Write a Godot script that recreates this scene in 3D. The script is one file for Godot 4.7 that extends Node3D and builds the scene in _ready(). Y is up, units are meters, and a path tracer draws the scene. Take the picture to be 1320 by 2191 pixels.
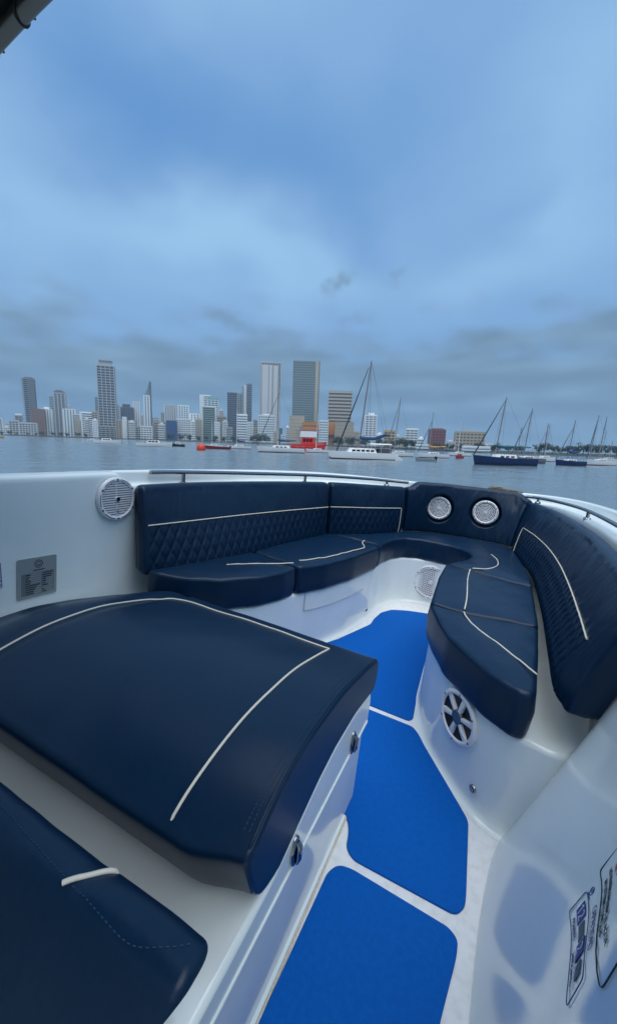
extends Node3D
# A motorboat's bow seating seen from beside the helm, with a moored fleet and a city skyline across the bay.
# Boat-frame coordinates are written (right, height above cockpit floor, forward) through L().

const EYE_WATER := 2.1     # camera height above the water
const EYE_FLOOR := 1.2     # camera height above the cockpit floor, along the boat's own up
var BT: Transform3D        # boat frame to world (the boat heels and trims a little)
var M := {}
var used := {}
var rng := RandomNumberGenerator.new()
var wob := FastNoiseLite.new()

# ---------------------------------------------------------------- mesh builder
class MB:
	var v := PackedVector3Array()
	var n := PackedVector3Array()
	var t := PackedInt32Array()
	func tri(a: int, b: int, c: int) -> void:
		var g := (v[b] - v[a]).cross(v[c] - v[a])
		if g.length_squared() < 1e-18:
			return
		if g.dot(n[a] + n[b] + n[c]) > 0.0:
			t.push_back(a); t.push_back(c); t.push_back(b)
		else:
			t.push_back(a); t.push_back(b); t.push_back(c)
	func face(p: Array) -> void:
		var q: Vector3 = (p[1] - p[0]).cross(p[2] - p[0])
		if q.length_squared() < 1e-18 and p.size() > 3:
			q = (p[2] - p[0]).cross(p[3] - p[0])
		q = q.normalized()
		var s := v.size()
		for x in p:
			v.push_back(x); n.push_back(q)
		for i in range(1, p.size() - 1):
			tri(s, s + i, s + i + 1)
	func box(a: Vector3, b: Vector3) -> void:
		obox(Transform3D(Basis.IDENTITY, (a + b) * 0.5), (b - a).abs())
	func obox(tr: Transform3D, size: Vector3) -> void:
		var h := size * 0.5
		var c := []
		for i in 8:
			c.append(tr * Vector3(h.x if i & 1 else -h.x, h.y if i & 2 else -h.y, h.z if i & 4 else -h.z))
		var ctr := tr.origin
		for q in [[0, 1, 3, 2], [4, 5, 7, 6], [0, 1, 5, 4], [2, 3, 7, 6], [0, 2, 6, 4], [1, 3, 7, 5]]:
			var p := [c[q[0]], c[q[1]], c[q[2]], c[q[3]]]
			var nn: Vector3 = (p[1] - p[0]).cross(p[2] - p[0])
			if nn.dot((p[0] + p[2]) * 0.5 - ctr) < 0.0:
				p.reverse()
			face(p)
	# rows of points; wrap closes each row; normals by differences (a doubled row or point makes a crease)
	func grid(rows: Array, wrap := false, wrap_rows := false) -> void:
		var nr := rows.size()
		var nc: int = rows[0].size()
		var s := v.size()
		for i in nr:
			for j in nc:
				var jp := j + 1
				var jm := j - 1
				if wrap:
					jp = jp % nc; jm = (jm + nc) % nc
				else:
					jp = mini(jp, nc - 1); jm = maxi(jm, 0)
				var ip := i + 1
				var im := i - 1
				if wrap_rows:
					ip = ip % nr; im = (im + nr) % nr
				else:
					ip = mini(ip, nr - 1); im = maxi(im, 0)
				var du: Vector3 = rows[i][jp] - rows[i][jm]
				var dv: Vector3 = rows[ip][j] - rows[im][j]
				if du.length_squared() < 1e-14:
					du = rows[ip][jp] - rows[ip][jm]
					if du.length_squared() < 1e-14:
						du = rows[im][jp] - rows[im][jm]
				var q := du.cross(dv)
				v.push_back(rows[i][j]); n.push_back(q.normalized() if q.length_squared() > 1e-20 else Vector3.UP)
		for i in (nr if wrap_rows else nr - 1):
			for j in (nc if wrap else nc - 1):
				var i2 := (i + 1) % nr
				var j2 := (j + 1) % nc
				var a := s + i * nc + j
				var b := s + i * nc + j2
				var c := s + i2 * nc + j2
				var d := s + i2 * nc + j
				tri(a, b, c); tri(a, c, d)
	func cap(pts, up: Vector3) -> void:      # flat polygon cap by 2D triangulation
		var x := up.cross(Vector3.RIGHT if absf(up.x) < 0.8 else Vector3.UP).normalized()
		var y := up.cross(x).normalized()
		var p2 := PackedVector2Array()
		for p in pts:
			p2.push_back(Vector2(p.dot(x), p.dot(y)))
		var ix := Geometry2D.triangulate_polygon(p2)
		var s := v.size()
		for p in pts:
			v.push_back(p); n.push_back(up)
		for i in range(0, ix.size(), 3):
			tri(s + ix[i], s + ix[i + 1], s + ix[i + 2])
	func tube(pts: Array, r, sides := 8, caps := true) -> void:
		var rows := []
		var last := Vector3.ZERO
		var m := pts.size()
		for i in m:
			var d: Vector3 = (pts[mini(i + 1, m - 1)] - pts[maxi(i - 1, 0)]).normalized()
			var x := last - d * last.dot(d)
			if x.length() < 0.01:
				x = d.cross(Vector3.UP if absf(d.y) < 0.9 else Vector3.RIGHT)
			x = x.normalized(); last = x
			var y := d.cross(x)
			var rr: float = r[i] if r is Array else r
			var row := PackedVector3Array()
			for k in sides:
				var a := TAU * k / sides
				row.push_back(pts[i] + (x * cos(a) + y * sin(a)) * rr)
			rows.append(row)
		grid(rows, true)
		if caps:
			cap(rows[0], (pts[0] - pts[1]).normalized())
			cap(rows[m - 1], (pts[m - 1] - pts[m - 2]).normalized())
	func lathe(prof: Array, tr: Transform3D, sides := 24) -> void:   # prof of (radius, height along local z)
		var rows := []
		for p in prof:
			var row := PackedVector3Array()
			for k in sides:
				var a := TAU * k / sides
				row.push_back(tr * Vector3(cos(a) * p.x, sin(a) * p.x, p.y))
			rows.append(row)
		grid(rows, true)
	func build() -> ArrayMesh:
		var m := ArrayMesh.new()
		var arr := []
		arr.resize(Mesh.ARRAY_MAX)
		arr[Mesh.ARRAY_VERTEX] = v
		arr[Mesh.ARRAY_NORMAL] = n
		arr[Mesh.ARRAY_INDEX] = t
		m.add_surface_from_arrays(Mesh.PRIMITIVE_TRIANGLES, arr)
		return m

# ---------------------------------------------------------------- scene helpers
func numbered(nm: String, parent: Node) -> String:
	var key := str(parent.get_instance_id()) + nm
	var k: int = used.get(key, 0)
	used[key] = k + 1
	return nm if k == 0 else "%s_%03d" % [nm, k]
func put(mesh: Mesh, nm: String, mat: Material, parent: Node) -> MeshInstance3D:
	var o := MeshInstance3D.new()
	o.mesh = mesh
	o.material_override = mat
	o.name = numbered(nm, parent)
	parent.add_child(o, true)
	return o
func part(mb: MB, nm: String, mat: Material, parent: Node) -> MeshInstance3D:
	return put(mb.build(), nm, mat, parent)
func tag(o: Node, label: String, category: String, group := "", kind := "") -> Node:
	if label: o.set_meta("label", label)
	if category: o.set_meta("category", category)
	if group: o.set_meta("group", group)
	if kind: o.set_meta("kind", kind)
	return o
func thing(nm: String, label: String, category: String, tr: Transform3D, group := "") -> Node3D:
	var o := Node3D.new()
	o.name = numbered(nm, self)
	add_child(o, true)
	o.transform = tr
	tag(o, label, category, group)
	return o
func holder(nm: String, parent: Node, tr := Transform3D.IDENTITY) -> Node3D:
	var o := Node3D.new()
	o.name = numbered(nm, parent)
	parent.add_child(o, true)
	o.transform = tr
	return o
func L(r: float, h: float, f: float) -> Vector3:
	return Vector3(r, h, -f)
func catmull(p: Array, per: int) -> Array:      # works on floats, Vector2, Vector3 and arrays of floats
	var out := []
	for i in p.size() - 1:
		var a = p[maxi(i - 1, 0)]
		var b = p[i]
		var c = p[i + 1]
		var d = p[mini(i + 2, p.size() - 1)]
		for k in per:
			var t := float(k) / per
			if b is Array:
				var r := []
				for q in b.size():
					r.append(cr(a[q], b[q], c[q], d[q], t))
				out.append(r)
			else:
				out.append(cr(a, b, c, d, t))
	out.append(p[p.size() - 1])
	return out
func cr(a, b, c, d, t: float):
	return (b * 2.0 + (c - a) * t + (a * 2.0 - b * 5.0 + c * 4.0 - d) * t * t + (b * 3.0 - a - c * 3.0 + d) * t * t * t) * 0.5
func mono(p: Array, per: int) -> Array:          # rows of numbers, interpolated without overshoot
	var out := []
	var m := p.size()
	for i in m - 1:
		for k in per:
			var t := float(k) / per
			var r := []
			for q in p[i].size():
				var d1: float = p[i + 1][q] - p[i][q]
				var d0: float = p[i][q] - p[i - 1][q] if i > 0 else d1
				var d2: float = p[i + 2][q] - p[i + 1][q] if i + 2 < m else d1
				var m0 := 0.0 if d0 * d1 <= 0.0 else 2.0 * d0 * d1 / (d0 + d1)
				var m1 := 0.0 if d1 * d2 <= 0.0 else 2.0 * d1 * d2 / (d1 + d2)
				var t2 := t * t
				var t3 := t2 * t
				r.append((2.0 * t3 - 3.0 * t2 + 1.0) * p[i][q] + (t3 - 2.0 * t2 + t) * m0 + (3.0 * t2 - 2.0 * t3) * p[i + 1][q] + (t3 - t2) * m1)
			out.append(r)
	out.append(p[m - 1])
	return out
func even(p: Array, step: float) -> Array:      # resample a polyline evenly
	var len := 0.0
	for i in p.size() - 1:
		len += p[i].distance_to(p[i + 1])
	var cnt := maxi(2, int(ceil(len / step)) + 1)
	var out := [p[0]]
	var want := len / (cnt - 1)
	var acc := 0.0
	var i := 0
	var at = p[0]
	while out.size() < cnt - 1 and i < p.size() - 1:
		var d: float = at.distance_to(p[i + 1])
		if acc + d >= want:
			at = at + (p[i + 1] - at) * ((want - acc) / maxf(d, 1e-9))
			out.append(at)
			acc = 0.0
		else:
			acc += d
			i += 1
			at = p[i]
	out.append(p[p.size() - 1])
	return out
func round_poly(p: Array, r: float, steps := 5) -> Array:
	var out := []
	var m := p.size()
	for i in m:
		var a: Vector2 = p[(i + m - 1) % m]
		var b: Vector2 = p[i]
		var c: Vector2 = p[(i + 1) % m]
		var d := minf(r, minf(a.distance_to(b), b.distance_to(c)) * 0.45)
		var p0 := b + (a - b).normalized() * d
		var p1 := b + (c - b).normalized() * d
		for k in steps + 1:
			var t := float(k) / steps
			out.append(p0.lerp(b, t).lerp(b.lerp(p1, t), t))
	return out
func dense(p: Array, step: float) -> Array:      # closed polygon with no edge longer than step
	var out := []
	for i in p.size():
		var a: Vector2 = p[i]
		var b: Vector2 = p[(i + 1) % p.size()]
		var d := a.distance_to(b)
		if d < 1e-4:
			continue
		var k := maxi(1, int(ceil(d / step)))
		for j in k:
			out.append(a.lerp(b, float(j) / k))
	return out
func inset(p: Array, off: float) -> Array:       # p runs counter-clockwise; positive moves inwards
	var out := []
	var m := p.size()
	for i in m:
		var e0: Vector2 = (p[i] - p[(i + m - 1) % m]).normalized()
		var e1: Vector2 = (p[(i + 1) % m] - p[i]).normalized()
		var nn := Vector2(-e0.y - e1.y, e0.x + e1.x)
		nn = nn.normalized() if nn.length() > 1e-4 else Vector2(-e0.y, e0.x)
		out.append(p[i] + nn * off)
	return out
func area2(p: Array) -> float:
	var s := 0.0
	for i in p.size():
		s += p[i].cross(p[(i + 1) % p.size()])
	return s
# upholstered slab: polygon in (right, forward), rounded rim, crowned and slightly uneven top
func cushion_mesh(outline: Array, h0: float, h1: float, r := 0.028, crown := 0.012, corner := 0.03, uneven := 0.004) -> ArrayMesh:
	var p := dense(round_poly(outline, corner), 0.035)
	if area2(p) < 0.0:
		p.reverse()
	var mb := MB.new()
	var rows := []
	for q in [[r * 0.8, h0], [r * 0.2, h0 + r * 0.3], [0.0, h0 + r], [-0.006, (h0 + h1) * 0.5], [0.0, h1 - r]]:
		rows.append([q[0], q[1]])
	for k in range(1, 6):
		var a := PI * 0.5 * k / 5
		rows.append([r * (1.0 - cos(a)), h1 - r + r * sin(a)])
	var g := []
	for q in rows:
		var ring := PackedVector3Array()
		for w in inset(p, q[0]):
			ring.push_back(L(w.x, q[1] + wob.get_noise_3d(w.x * 9, q[1] * 5, w.y * 9) * uneven * 0.6, w.y))
		g.append(ring)
	mb.grid(g, true)
	# bottom
	mb.cap(g[0], Vector3.DOWN)
	# top
	var rim := inset(p, r)
	var poly := PackedVector2Array(rim)
	var pts := PackedVector2Array(rim)
	var lo := Vector2(1e9, 1e9)
	var hi := -lo
	for w in rim:
		lo = lo.min(w); hi = hi.max(w)
	var x := lo.x + 0.02
	while x < hi.x:
		var y := lo.y + 0.02
		while y < hi.y:
			var w := Vector2(x + rng.randf_range(-0.008, 0.008), y + rng.randf_range(-0.008, 0.008))
			if Geometry2D.is_point_in_polygon(w, poly) and edge_dist(w, rim) > 0.02:
				pts.push_back(w)
			y += 0.035
		x += 0.035
	var ix := Geometry2D.triangulate_delaunay(pts)
	var s := mb.v.size()
	for i in pts.size():
		var w := pts[i]
		var d := 0.0 if i < rim.size() else edge_dist(w, rim)
		var e := clampf(d / 0.13, 0.0, 1.0)
		var h := h1 + crown * (1.0 - (1.0 - e) * (1.0 - e)) + wob.get_noise_3d(w.x * 9, h1 * 5, w.y * 9) * uneven * 0.6 + wob.get_noise_2d(w.x * 22 + 50, w.y * 22) * uneven * 0.35 * e
		mb.v.push_back(L(w.x, h, w.y)); mb.n.push_back(Vector3.UP)
	var s_t := mb.t.size()
	for i in range(0, ix.size(), 3):
		var c := (pts[ix[i]] + pts[ix[i + 1]] + pts[ix[i + 2]]) / 3.0
		if Geometry2D.is_point_in_polygon(c, poly):
			mb.tri(s + ix[i], s + ix[i + 1], s + ix[i + 2])
	# smooth normals on the top
	var acc := PackedVector3Array()
	acc.resize(pts.size())
	for i in range(s_t, mb.t.size(), 3):
		var a := mb.t[i]
		var b := mb.t[i + 1]
		var c := mb.t[i + 2]
		var q := (mb.v[c] - mb.v[a]).cross(mb.v[b] - mb.v[a])
		for k in [a, b, c]:
			acc[k - s] += q
	for i in pts.size():
		if acc[i].length_squared() > 0.0:
			mb.n[s + i] = acc[i].normalized()
	return mb.build()
func edge_dist(w: Vector2, p: Array) -> float:
	var best := 1e9
	for i in p.size():
		var c := Geometry2D.get_closest_point_to_segment(w, p[i], p[(i + 1) % p.size()])
		best = minf(best, w.distance_squared_to(c))
	return sqrt(best)
func slab_mesh(outline: Array, h0: float, h1: float, corner: float, rims: Array) -> MB:   # rims: [[inset, height] ...]
	var p := dense(round_poly(outline, corner, 6), 0.08)
	if area2(p) < 0.0:
		p.reverse()
	var mb := MB.new()
	var g := []
	for q in rims:
		var ring := PackedVector3Array()
		for w in inset(p, q[0]):
			ring.push_back(L(w.x, q[1], w.y))
		g.append(ring)
	mb.grid(g, true)
	mb.cap(g[g.size() - 1], Vector3.UP)
	mb.cap(g[0], Vector3.DOWN)
	return mb
# body swept along the boat's athwartships axis from a profile of (forward, height), with rounded ends
func swept(prof: Array, r0: float, r1: float, rr: float, lift: Callable, step := 0.04, corner := 0.0) -> MB:
	var p := prof
	if corner > 0.0:
		p = dense(round_poly(prof, corner, 6), step)
	var ctr := Vector2.ZERO
	for q in p: ctr += q
	ctr /= p.size()
	if area2(p) < 0.0:
		p = p.duplicate(); p.reverse()
	var rows := []
	var xs := []
	for k in 6:
		var a := PI * 0.5 * k / 5.0
		xs.append([r0 + rr * (1.0 - cos(a)), rr * (1.0 - sin(a))])
	var nx := maxi(2, int(absf(r1 - r0) / step))
	for k in range(1, nx):
		xs.append([lerpf(r0 + rr, r1 - rr, float(k) / nx), 0.0])
	for k in range(5, -1, -1):
		var a := PI * 0.5 * k / 5.0
		xs.append([r1 - rr * (1.0 - cos(a)), rr * (1.0 - sin(a))])
	# the end rows: k = 0 lies on the end plane and is inset by rr
	for q in xs:
		var row := PackedVector3Array()
		var ins := inset(p, q[1])
		for k in p.size():
			var w := Vector2(ins[k].x, minf(ins[k].y, p[k].y))      # the underside stays on what carries it
			row.push_back(L(q[0], w.y + lift.call(q[0], p[k].x, p[k].y), w.x))
		rows.append(row)
	var mb := MB.new()
	mb.grid(rows, true)
	for e in [[rows[0], Vector3.LEFT], [rows[rows.size() - 1], Vector3.RIGHT]]:
		var mid := Vector3.ZERO
		for q in e[0]: mid += q
		mid /= e[0].size()
		var s0 := mb.v.size()
		mb.v.push_back(mid); mb.n.push_back(e[1])
		for q in e[0]:
			mb.v.push_back(q); mb.n.push_back(e[1])
		for k in e[0].size():
			mb.tri(s0, s0 + 1 + k, s0 + 1 + (k + 1) % e[0].size())
	return mb
func no_lift(_r: float, _f: float, _h: float) -> float:
	return 0.0
# ---------------------------------------------------------------- materials
func mat(c: Color, rough: float, metal := 0.0) -> StandardMaterial3D:
	var m := StandardMaterial3D.new()
	m.albedo_color = c
	m.roughness = rough
	m.metallic = metal
	return m
func noise_tex(freq: float, type: int, normal: bool, strength: float, ramp: Array, seed_: int, size := 512) -> NoiseTexture2D:
	var f := FastNoiseLite.new()
	f.noise_type = type
	f.frequency = freq
	f.seed = seed_
	f.fractal_octaves = 4
	var t := NoiseTexture2D.new()
	t.width = size
	t.height = size
	t.seamless = true
	t.noise = f
	if normal:
		t.as_normal_map = true
		t.bump_strength = strength
	elif ramp.size():
		var g := Gradient.new()
		g.offsets = PackedFloat32Array([0.0, 1.0])
		g.colors = PackedColorArray([ramp[0], ramp[1]])
		if ramp.size() == 3:
			g.offsets = PackedFloat32Array([0.0, 0.5, 1.0])
			g.colors = PackedColorArray(ramp)
		t.color_ramp = g
	return t
func tri_planar(m: StandardMaterial3D, scale: float, world := false) -> StandardMaterial3D:
	m.uv1_triplanar = true
	m.uv1_world_triplanar = world
	m.uv1_scale = Vector3.ONE * scale
	return m
func make_materials() -> void:
	var vin := mat(Color(1, 1, 1), 0.35)
	vin.metallic_specular = 0.38
	vin.albedo_texture = noise_tex(0.012, FastNoiseLite.TYPE_SIMPLEX, false, 0, [Color(0.020, 0.128, 0.222), Color(0.030, 0.150, 0.250)], 3)
	vin.normal_enabled = true
	vin.normal_texture = noise_tex(0.11, FastNoiseLite.TYPE_CELLULAR, true, 3.0, [], 5)
	vin.normal_scale = 0.10
	M.vinyl = tri_planar(vin, 8.0)
	var gel := mat(Color(1, 1, 1), 0.14)
	gel.albedo_texture = noise_tex(0.006, FastNoiseLite.TYPE_SIMPLEX, false, 0, [Color(0.862, 0.896, 0.888), Color(0.904, 0.930, 0.922)], 8)
	gel.roughness_texture = noise_tex(0.009, FastNoiseLite.TYPE_SIMPLEX, false, 0, [Color(0.75, 0.75, 0.75), Color(1, 1, 1)], 9)
	gel.metallic_specular = 0.55
	M.gel = tri_planar(gel, 0.8)
	var fl := mat(Color(1, 1, 1), 0.32)
	fl.albedo_texture = noise_tex(0.02, FastNoiseLite.TYPE_SIMPLEX, false, 0, [Color(0.87, 0.87, 0.855), Color(0.915, 0.915, 0.91), Color(0.93, 0.93, 0.925)], 12)
	fl.normal_enabled = true
	fl.normal_texture = noise_tex(0.2, FastNoiseLite.TYPE_SIMPLEX, true, 2.0, [], 13)
	fl.normal_scale = 0.12
	M.floor = tri_planar(fl, 2.2)
	var eva := mat(Color(1, 1, 1), 0.72)
	eva.albedo_texture = noise_tex(0.02, FastNoiseLite.TYPE_SIMPLEX, false, 0, [Color(0.0, 0.335, 0.655), Color(0.0, 0.365, 0.705)], 15)
	eva.normal_enabled = true
	eva.normal_texture = noise_tex(0.3, FastNoiseLite.TYPE_SIMPLEX, true, 3.0, [], 16)
	eva.normal_scale = 0.13
	eva.metallic_specular = 0.25
	M.eva = tri_planar(eva, 4.0)
	M.piping = mat(Color(0.84, 0.81, 0.74), 0.5)
	M.thread = mat(Color(0.10, 0.24, 0.36), 0.7)
	M.steel = mat(Color(0.62, 0.62, 0.63), 0.16, 1.0)
	M.chrome = mat(Color(0.60, 0.61, 0.63), 0.10, 1.0)
	M.plate = mat(Color(0.62, 0.65, 0.65), 0.4, 0.35)
	M.black = mat(Color(0.02, 0.02, 0.022), 0.5)
	M.canvas = mat(Color(0.015, 0.015, 0.018), 0.8)
	M.frame = mat(Color(0.50, 0.48, 0.45), 0.34, 0.85)
	M.plastic = mat(Color(0.86, 0.86, 0.87), 0.35)
	M.cone = mat(Color(0.05, 0.03, 0.025), 0.5)
	M.capgrey = mat(Color(0.35, 0.42, 0.46), 0.25, 0.4)
	M.ink = mat(Color(0.10, 0.11, 0.16), 0.6)
	M.ink_blue = mat(Color(0.05, 0.15, 0.50), 0.5)
	M.ink_red = mat(Color(0.72, 0.05, 0.09), 0.5)
	M.ink_grey = mat(Color(0.42, 0.47, 0.48), 0.6)
	M.label = mat(Color(0.86, 0.88, 0.88), 0.3)
	M.rust = tri_planar(mat(Color(1, 1, 1), 0.8), 5.0)
	M.rust.albedo_texture = noise_tex(0.03, FastNoiseLite.TYPE_SIMPLEX, false, 0, [Color(0.88, 0.87, 0.84), Color(0.77, 0.70, 0.59)], 19)
	M.smoke = mat(Color(0.03, 0.035, 0.04), 0.08)
	M.rope = mat(Color(0.50, 0.46, 0.40), 0.9)
	M.caulk = mat(Color(0.70, 0.71, 0.72), 0.6)
	var sea := mat(Color(0.41, 0.475, 0.505), 0.14)
	sea.normal_enabled = true
	sea.normal_texture = noise_tex(0.035, FastNoiseLite.TYPE_SIMPLEX, true, 6.0, [], 31, 1024)
	sea.normal_scale = 0.17
	M.sea = tri_planar(sea, 0.14, true)
	M.land = mat(Color(0.20, 0.21, 0.16), 0.95)
	M.bark = mat(Color(0.19, 0.15, 0.12), 0.95)
	M.leaf = []
	for c in [Color(0.22, 0.29, 0.18), Color(0.26, 0.33, 0.20), Color(0.20, 0.27, 0.19)]:
		var m := mat(c, 0.8)
		m.cull_mode = BaseMaterial3D.CULL_DISABLED
		M.leaf.append(m)
var paints := {}
func paint(r: float, g: float, b: float, rough := 0.6) -> StandardMaterial3D:
	var k := "%.2f %.2f %.2f %.2f" % [r, g, b, rough]
	if not paints.has(k):
		paints[k] = mat(Color(r, g, b), rough)
	return paints[k]

# ---------------------------------------------------------------- sky
func sky_image() -> ImageTexture:
	var w := 1024
	var h := 512
	var img := Image.create_empty(w, h, false, Image.FORMAT_RGBF)
	var n1 := FastNoiseLite.new()
	n1.seed = 4; n1.frequency = 0.55; n1.fractal_octaves = 4
	var n2 := FastNoiseLite.new()
	n2.seed = 21; n2.frequency = 1.5; n2.fractal_octaves = 4; n2.fractal_gain = 0.4
	var n3 := FastNoiseLite.new()
	n3.seed = 77; n3.frequency = 4.5; n3.fractal_octaves = 5
	# broad cloud masses in view: azimuth, elevation, half widths (degrees), tilt, amount towards pale (+) or deep blue (-)
	var blobs := [[-22.0, 33.5, 17.0, 5.5, -0.15, -0.85], [0.0, 31.5, 12.0, 5.0, 0.1, -0.55], [4.0, 26.0, 5.0, 4.5, 0.2, -0.35], [-17.0, 24.5, 15.0, 4.5, 0.12, 0.75], [-3.0, 21.0, 9.0, 3.5, -0.3, 0.5],
		[24.0, 21.0, 14.0, 5.0, 0.1, 0.45], [30.0, 33.0, 10.0, 9.0, 0.5, 0.45], [-12.0, 42.0, 14.0, 4.0, 0.0, 0.35], [-36.0, 26.0, 6.0, 9.0, 0.0, 0.4], [22.0, 27.0, 6.0, 3.0, 0.3, -0.3], [14.0, 38.0, 8.0, 4.0, 0.2, -0.2]]
	var wisps := [[3.0, 20.1, 1.5, 0.7, 0.55, 0.8], [10.4, 20.8, 0.9, 0.5, 0.3, 0.4], [-11.4, 15.6, 3.0, 0.8, -0.25, 0.55], [5.0, 16.2, 2.2, 0.5, 0.1, 0.4]]
	var pale := Color(0.622, 0.788, 0.925)
	var mid := Color(0.500, 0.664, 0.846)
	var deep := Color(0.405, 0.592, 0.805)
	var grey := Color(0.435, 0.548, 0.650)
	var low := Color(0.510, 0.640, 0.745)
	for y in h:
		var el := 90.0 - 180.0 * (y + 0.5) / h
		for x in w:
			var az := 360.0 * (x + 0.5) / w
			if az > 180.0: az -= 360.0
			var ce := cos(deg_to_rad(el))
			var d := Vector3(sin(deg_to_rad(az)) * ce, sin(deg_to_rad(el)), -cos(deg_to_rad(az)) * ce)
			var e := maxf(el, 0.0)
			var q := Vector3(d.x, d.y * 1.8, d.z) * 2.2
			var a := n1.get_noise_3dv(q) * 0.9 + n2.get_noise_3dv(q + Vector3(3, 1, 7)) * 0.22 + 0.10
			var wx := az + n1.get_noise_3dv(q * 2.2) * 7.0
			var wy := el + n1.get_noise_3dv(q * 2.2 + Vector3(9, 9, 2)) * 4.0
			if absf(az) < 70.0:
				var inside := smoothstep(70.0, 45.0, absf(az))
				a *= 1.0 - 0.72 * inside
				for b in blobs:
					var dx: float = wx - b[0]
					var dy: float = wy - b[1] - b[4] * dx
					a += b[5] * exp(-(dx * dx) / (b[2] * b[2]) - (dy * dy) / (b[3] * b[3])) * inside
			var c := mid.lerp(pale, clampf(a, 0.0, 1.0)) if a > 0.0 else mid.lerp(deep, clampf(-a * 1.3, 0.0, 1.3))
			# low grey stratus near the horizon, ragged on top
			var top := 13.6 + n2.get_noise_3dv(Vector3(d.x, d.y * 2.5, d.z) * 3.0) * 6.0 + n3.get_noise_3dv(Vector3(d.x, d.y * 2.0, d.z) * 2.0) * 2.0
			var band := smoothstep(top + 3.4, top - 3.4, e)
			var tone := grey.lerp(low, clampf(0.35 + n2.get_noise_3dv(Vector3(d.x, d.y * 5.0, d.z) * 3.5) * 0.9 + smoothstep(5.0, 0.0, e) * 0.45, 0.0, 1.0))
			c = c.lerp(tone, band * 0.92)
			for b in wisps:
				var dx: float = az + n3.get_noise_3dv(d * 8.0) * 1.6 - b[0]
				var dy: float = el + n3.get_noise_3dv(d * 8.0 + Vector3(5, 5, 5)) * 1.2 - b[1] - b[4] * dx
				c = c.lerp(grey, b[5] * exp(-(dx * dx) / (b[2] * b[2]) - (dy * dy) / (b[3] * b[3])))
			img.set_pixel(x, y, c.srgb_to_linear())
	return ImageTexture.create_from_image(img)

# ================================================================ build
func _ready() -> void:
	rng.seed = 20
	wob.seed = 6
	wob.frequency = 1.0
	wob.fractal_octaves = 2
	# ---- camera
	var cam := Camera3D.new()
	cam.name = "camera"
	cam.position = Vector3(0, EYE_WATER, 0)
	cam.basis = Basis(Vector3.RIGHT, deg_to_rad(-9.71)) * Basis(Vector3.BACK, deg_to_rad(1.9))
	cam.fov = 104.38
	cam.near = 0.02
	cam.far = 4000.0
	add_child(cam)
	cam.current = true
	# ---- sky, haze, exposure
	var env := Environment.new()
	env.background_mode = Environment.BG_SKY
	var sm := PanoramaSkyMaterial.new()
	sm.panorama = sky_image()
	env.sky = Sky.new()
	env.sky.sky_material = sm
	env.background_energy_multiplier = 0.515
	env.tonemap_mode = Environment.TONE_MAPPER_LINEAR
	env.tonemap_exposure = 2.06
	env.fog_enabled = true
	env.fog_density = 0.0003
	env.fog_light_color = Color(0.62, 0.74, 0.84)
	env.sdfgi_enabled = true
	env.ssao_enabled = true
	env.ssil_enabled = true
	var we := WorldEnvironment.new()
	we.name = "world_environment"
	we.environment = env
	add_child(we)
	# ---- the veiled sun
	var sun := DirectionalLight3D.new()
	sun.name = "sun"
	sun.light_energy = 0.5
	sun.light_color = Color(1.0, 0.995, 0.985)
	sun.light_angular_distance = 75.0
	sun.shadow_enabled = true
	add_child(sun)
	sun.look_at_from_position(Vector3.ZERO, -Vector3(0.06, 1.0, 0.30))
	# ---- boat frame
	var yaw := deg_to_rad(25.5)
	var heel := deg_to_rad(4.0)
	var trim := deg_to_rad(-1.0)
	var f0 := Vector3(sin(yaw), 0, -cos(yaw))
	var r0 := Vector3(cos(yaw), 0, sin(yaw))
	var u0 := Vector3.UP
	var r1 := r0 * cos(heel) - u0 * sin(heel)
	var u1 := u0 * cos(heel) + r0 * sin(heel)
	var f2 := f0 * cos(trim) + u1 * sin(trim)
	var u2 := u1 * cos(trim) - f0 * sin(trim)
	BT = Transform3D(Basis(r1, u2, -f2), Vector3(0, EYE_WATER, 0) - u2 * EYE_FLOOR).orthonormalized()
	make_materials()
	make_setting()
	make_boat()
	make_cushions()
	make_skyline()
	make_fleet()
	make_trees()

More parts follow.
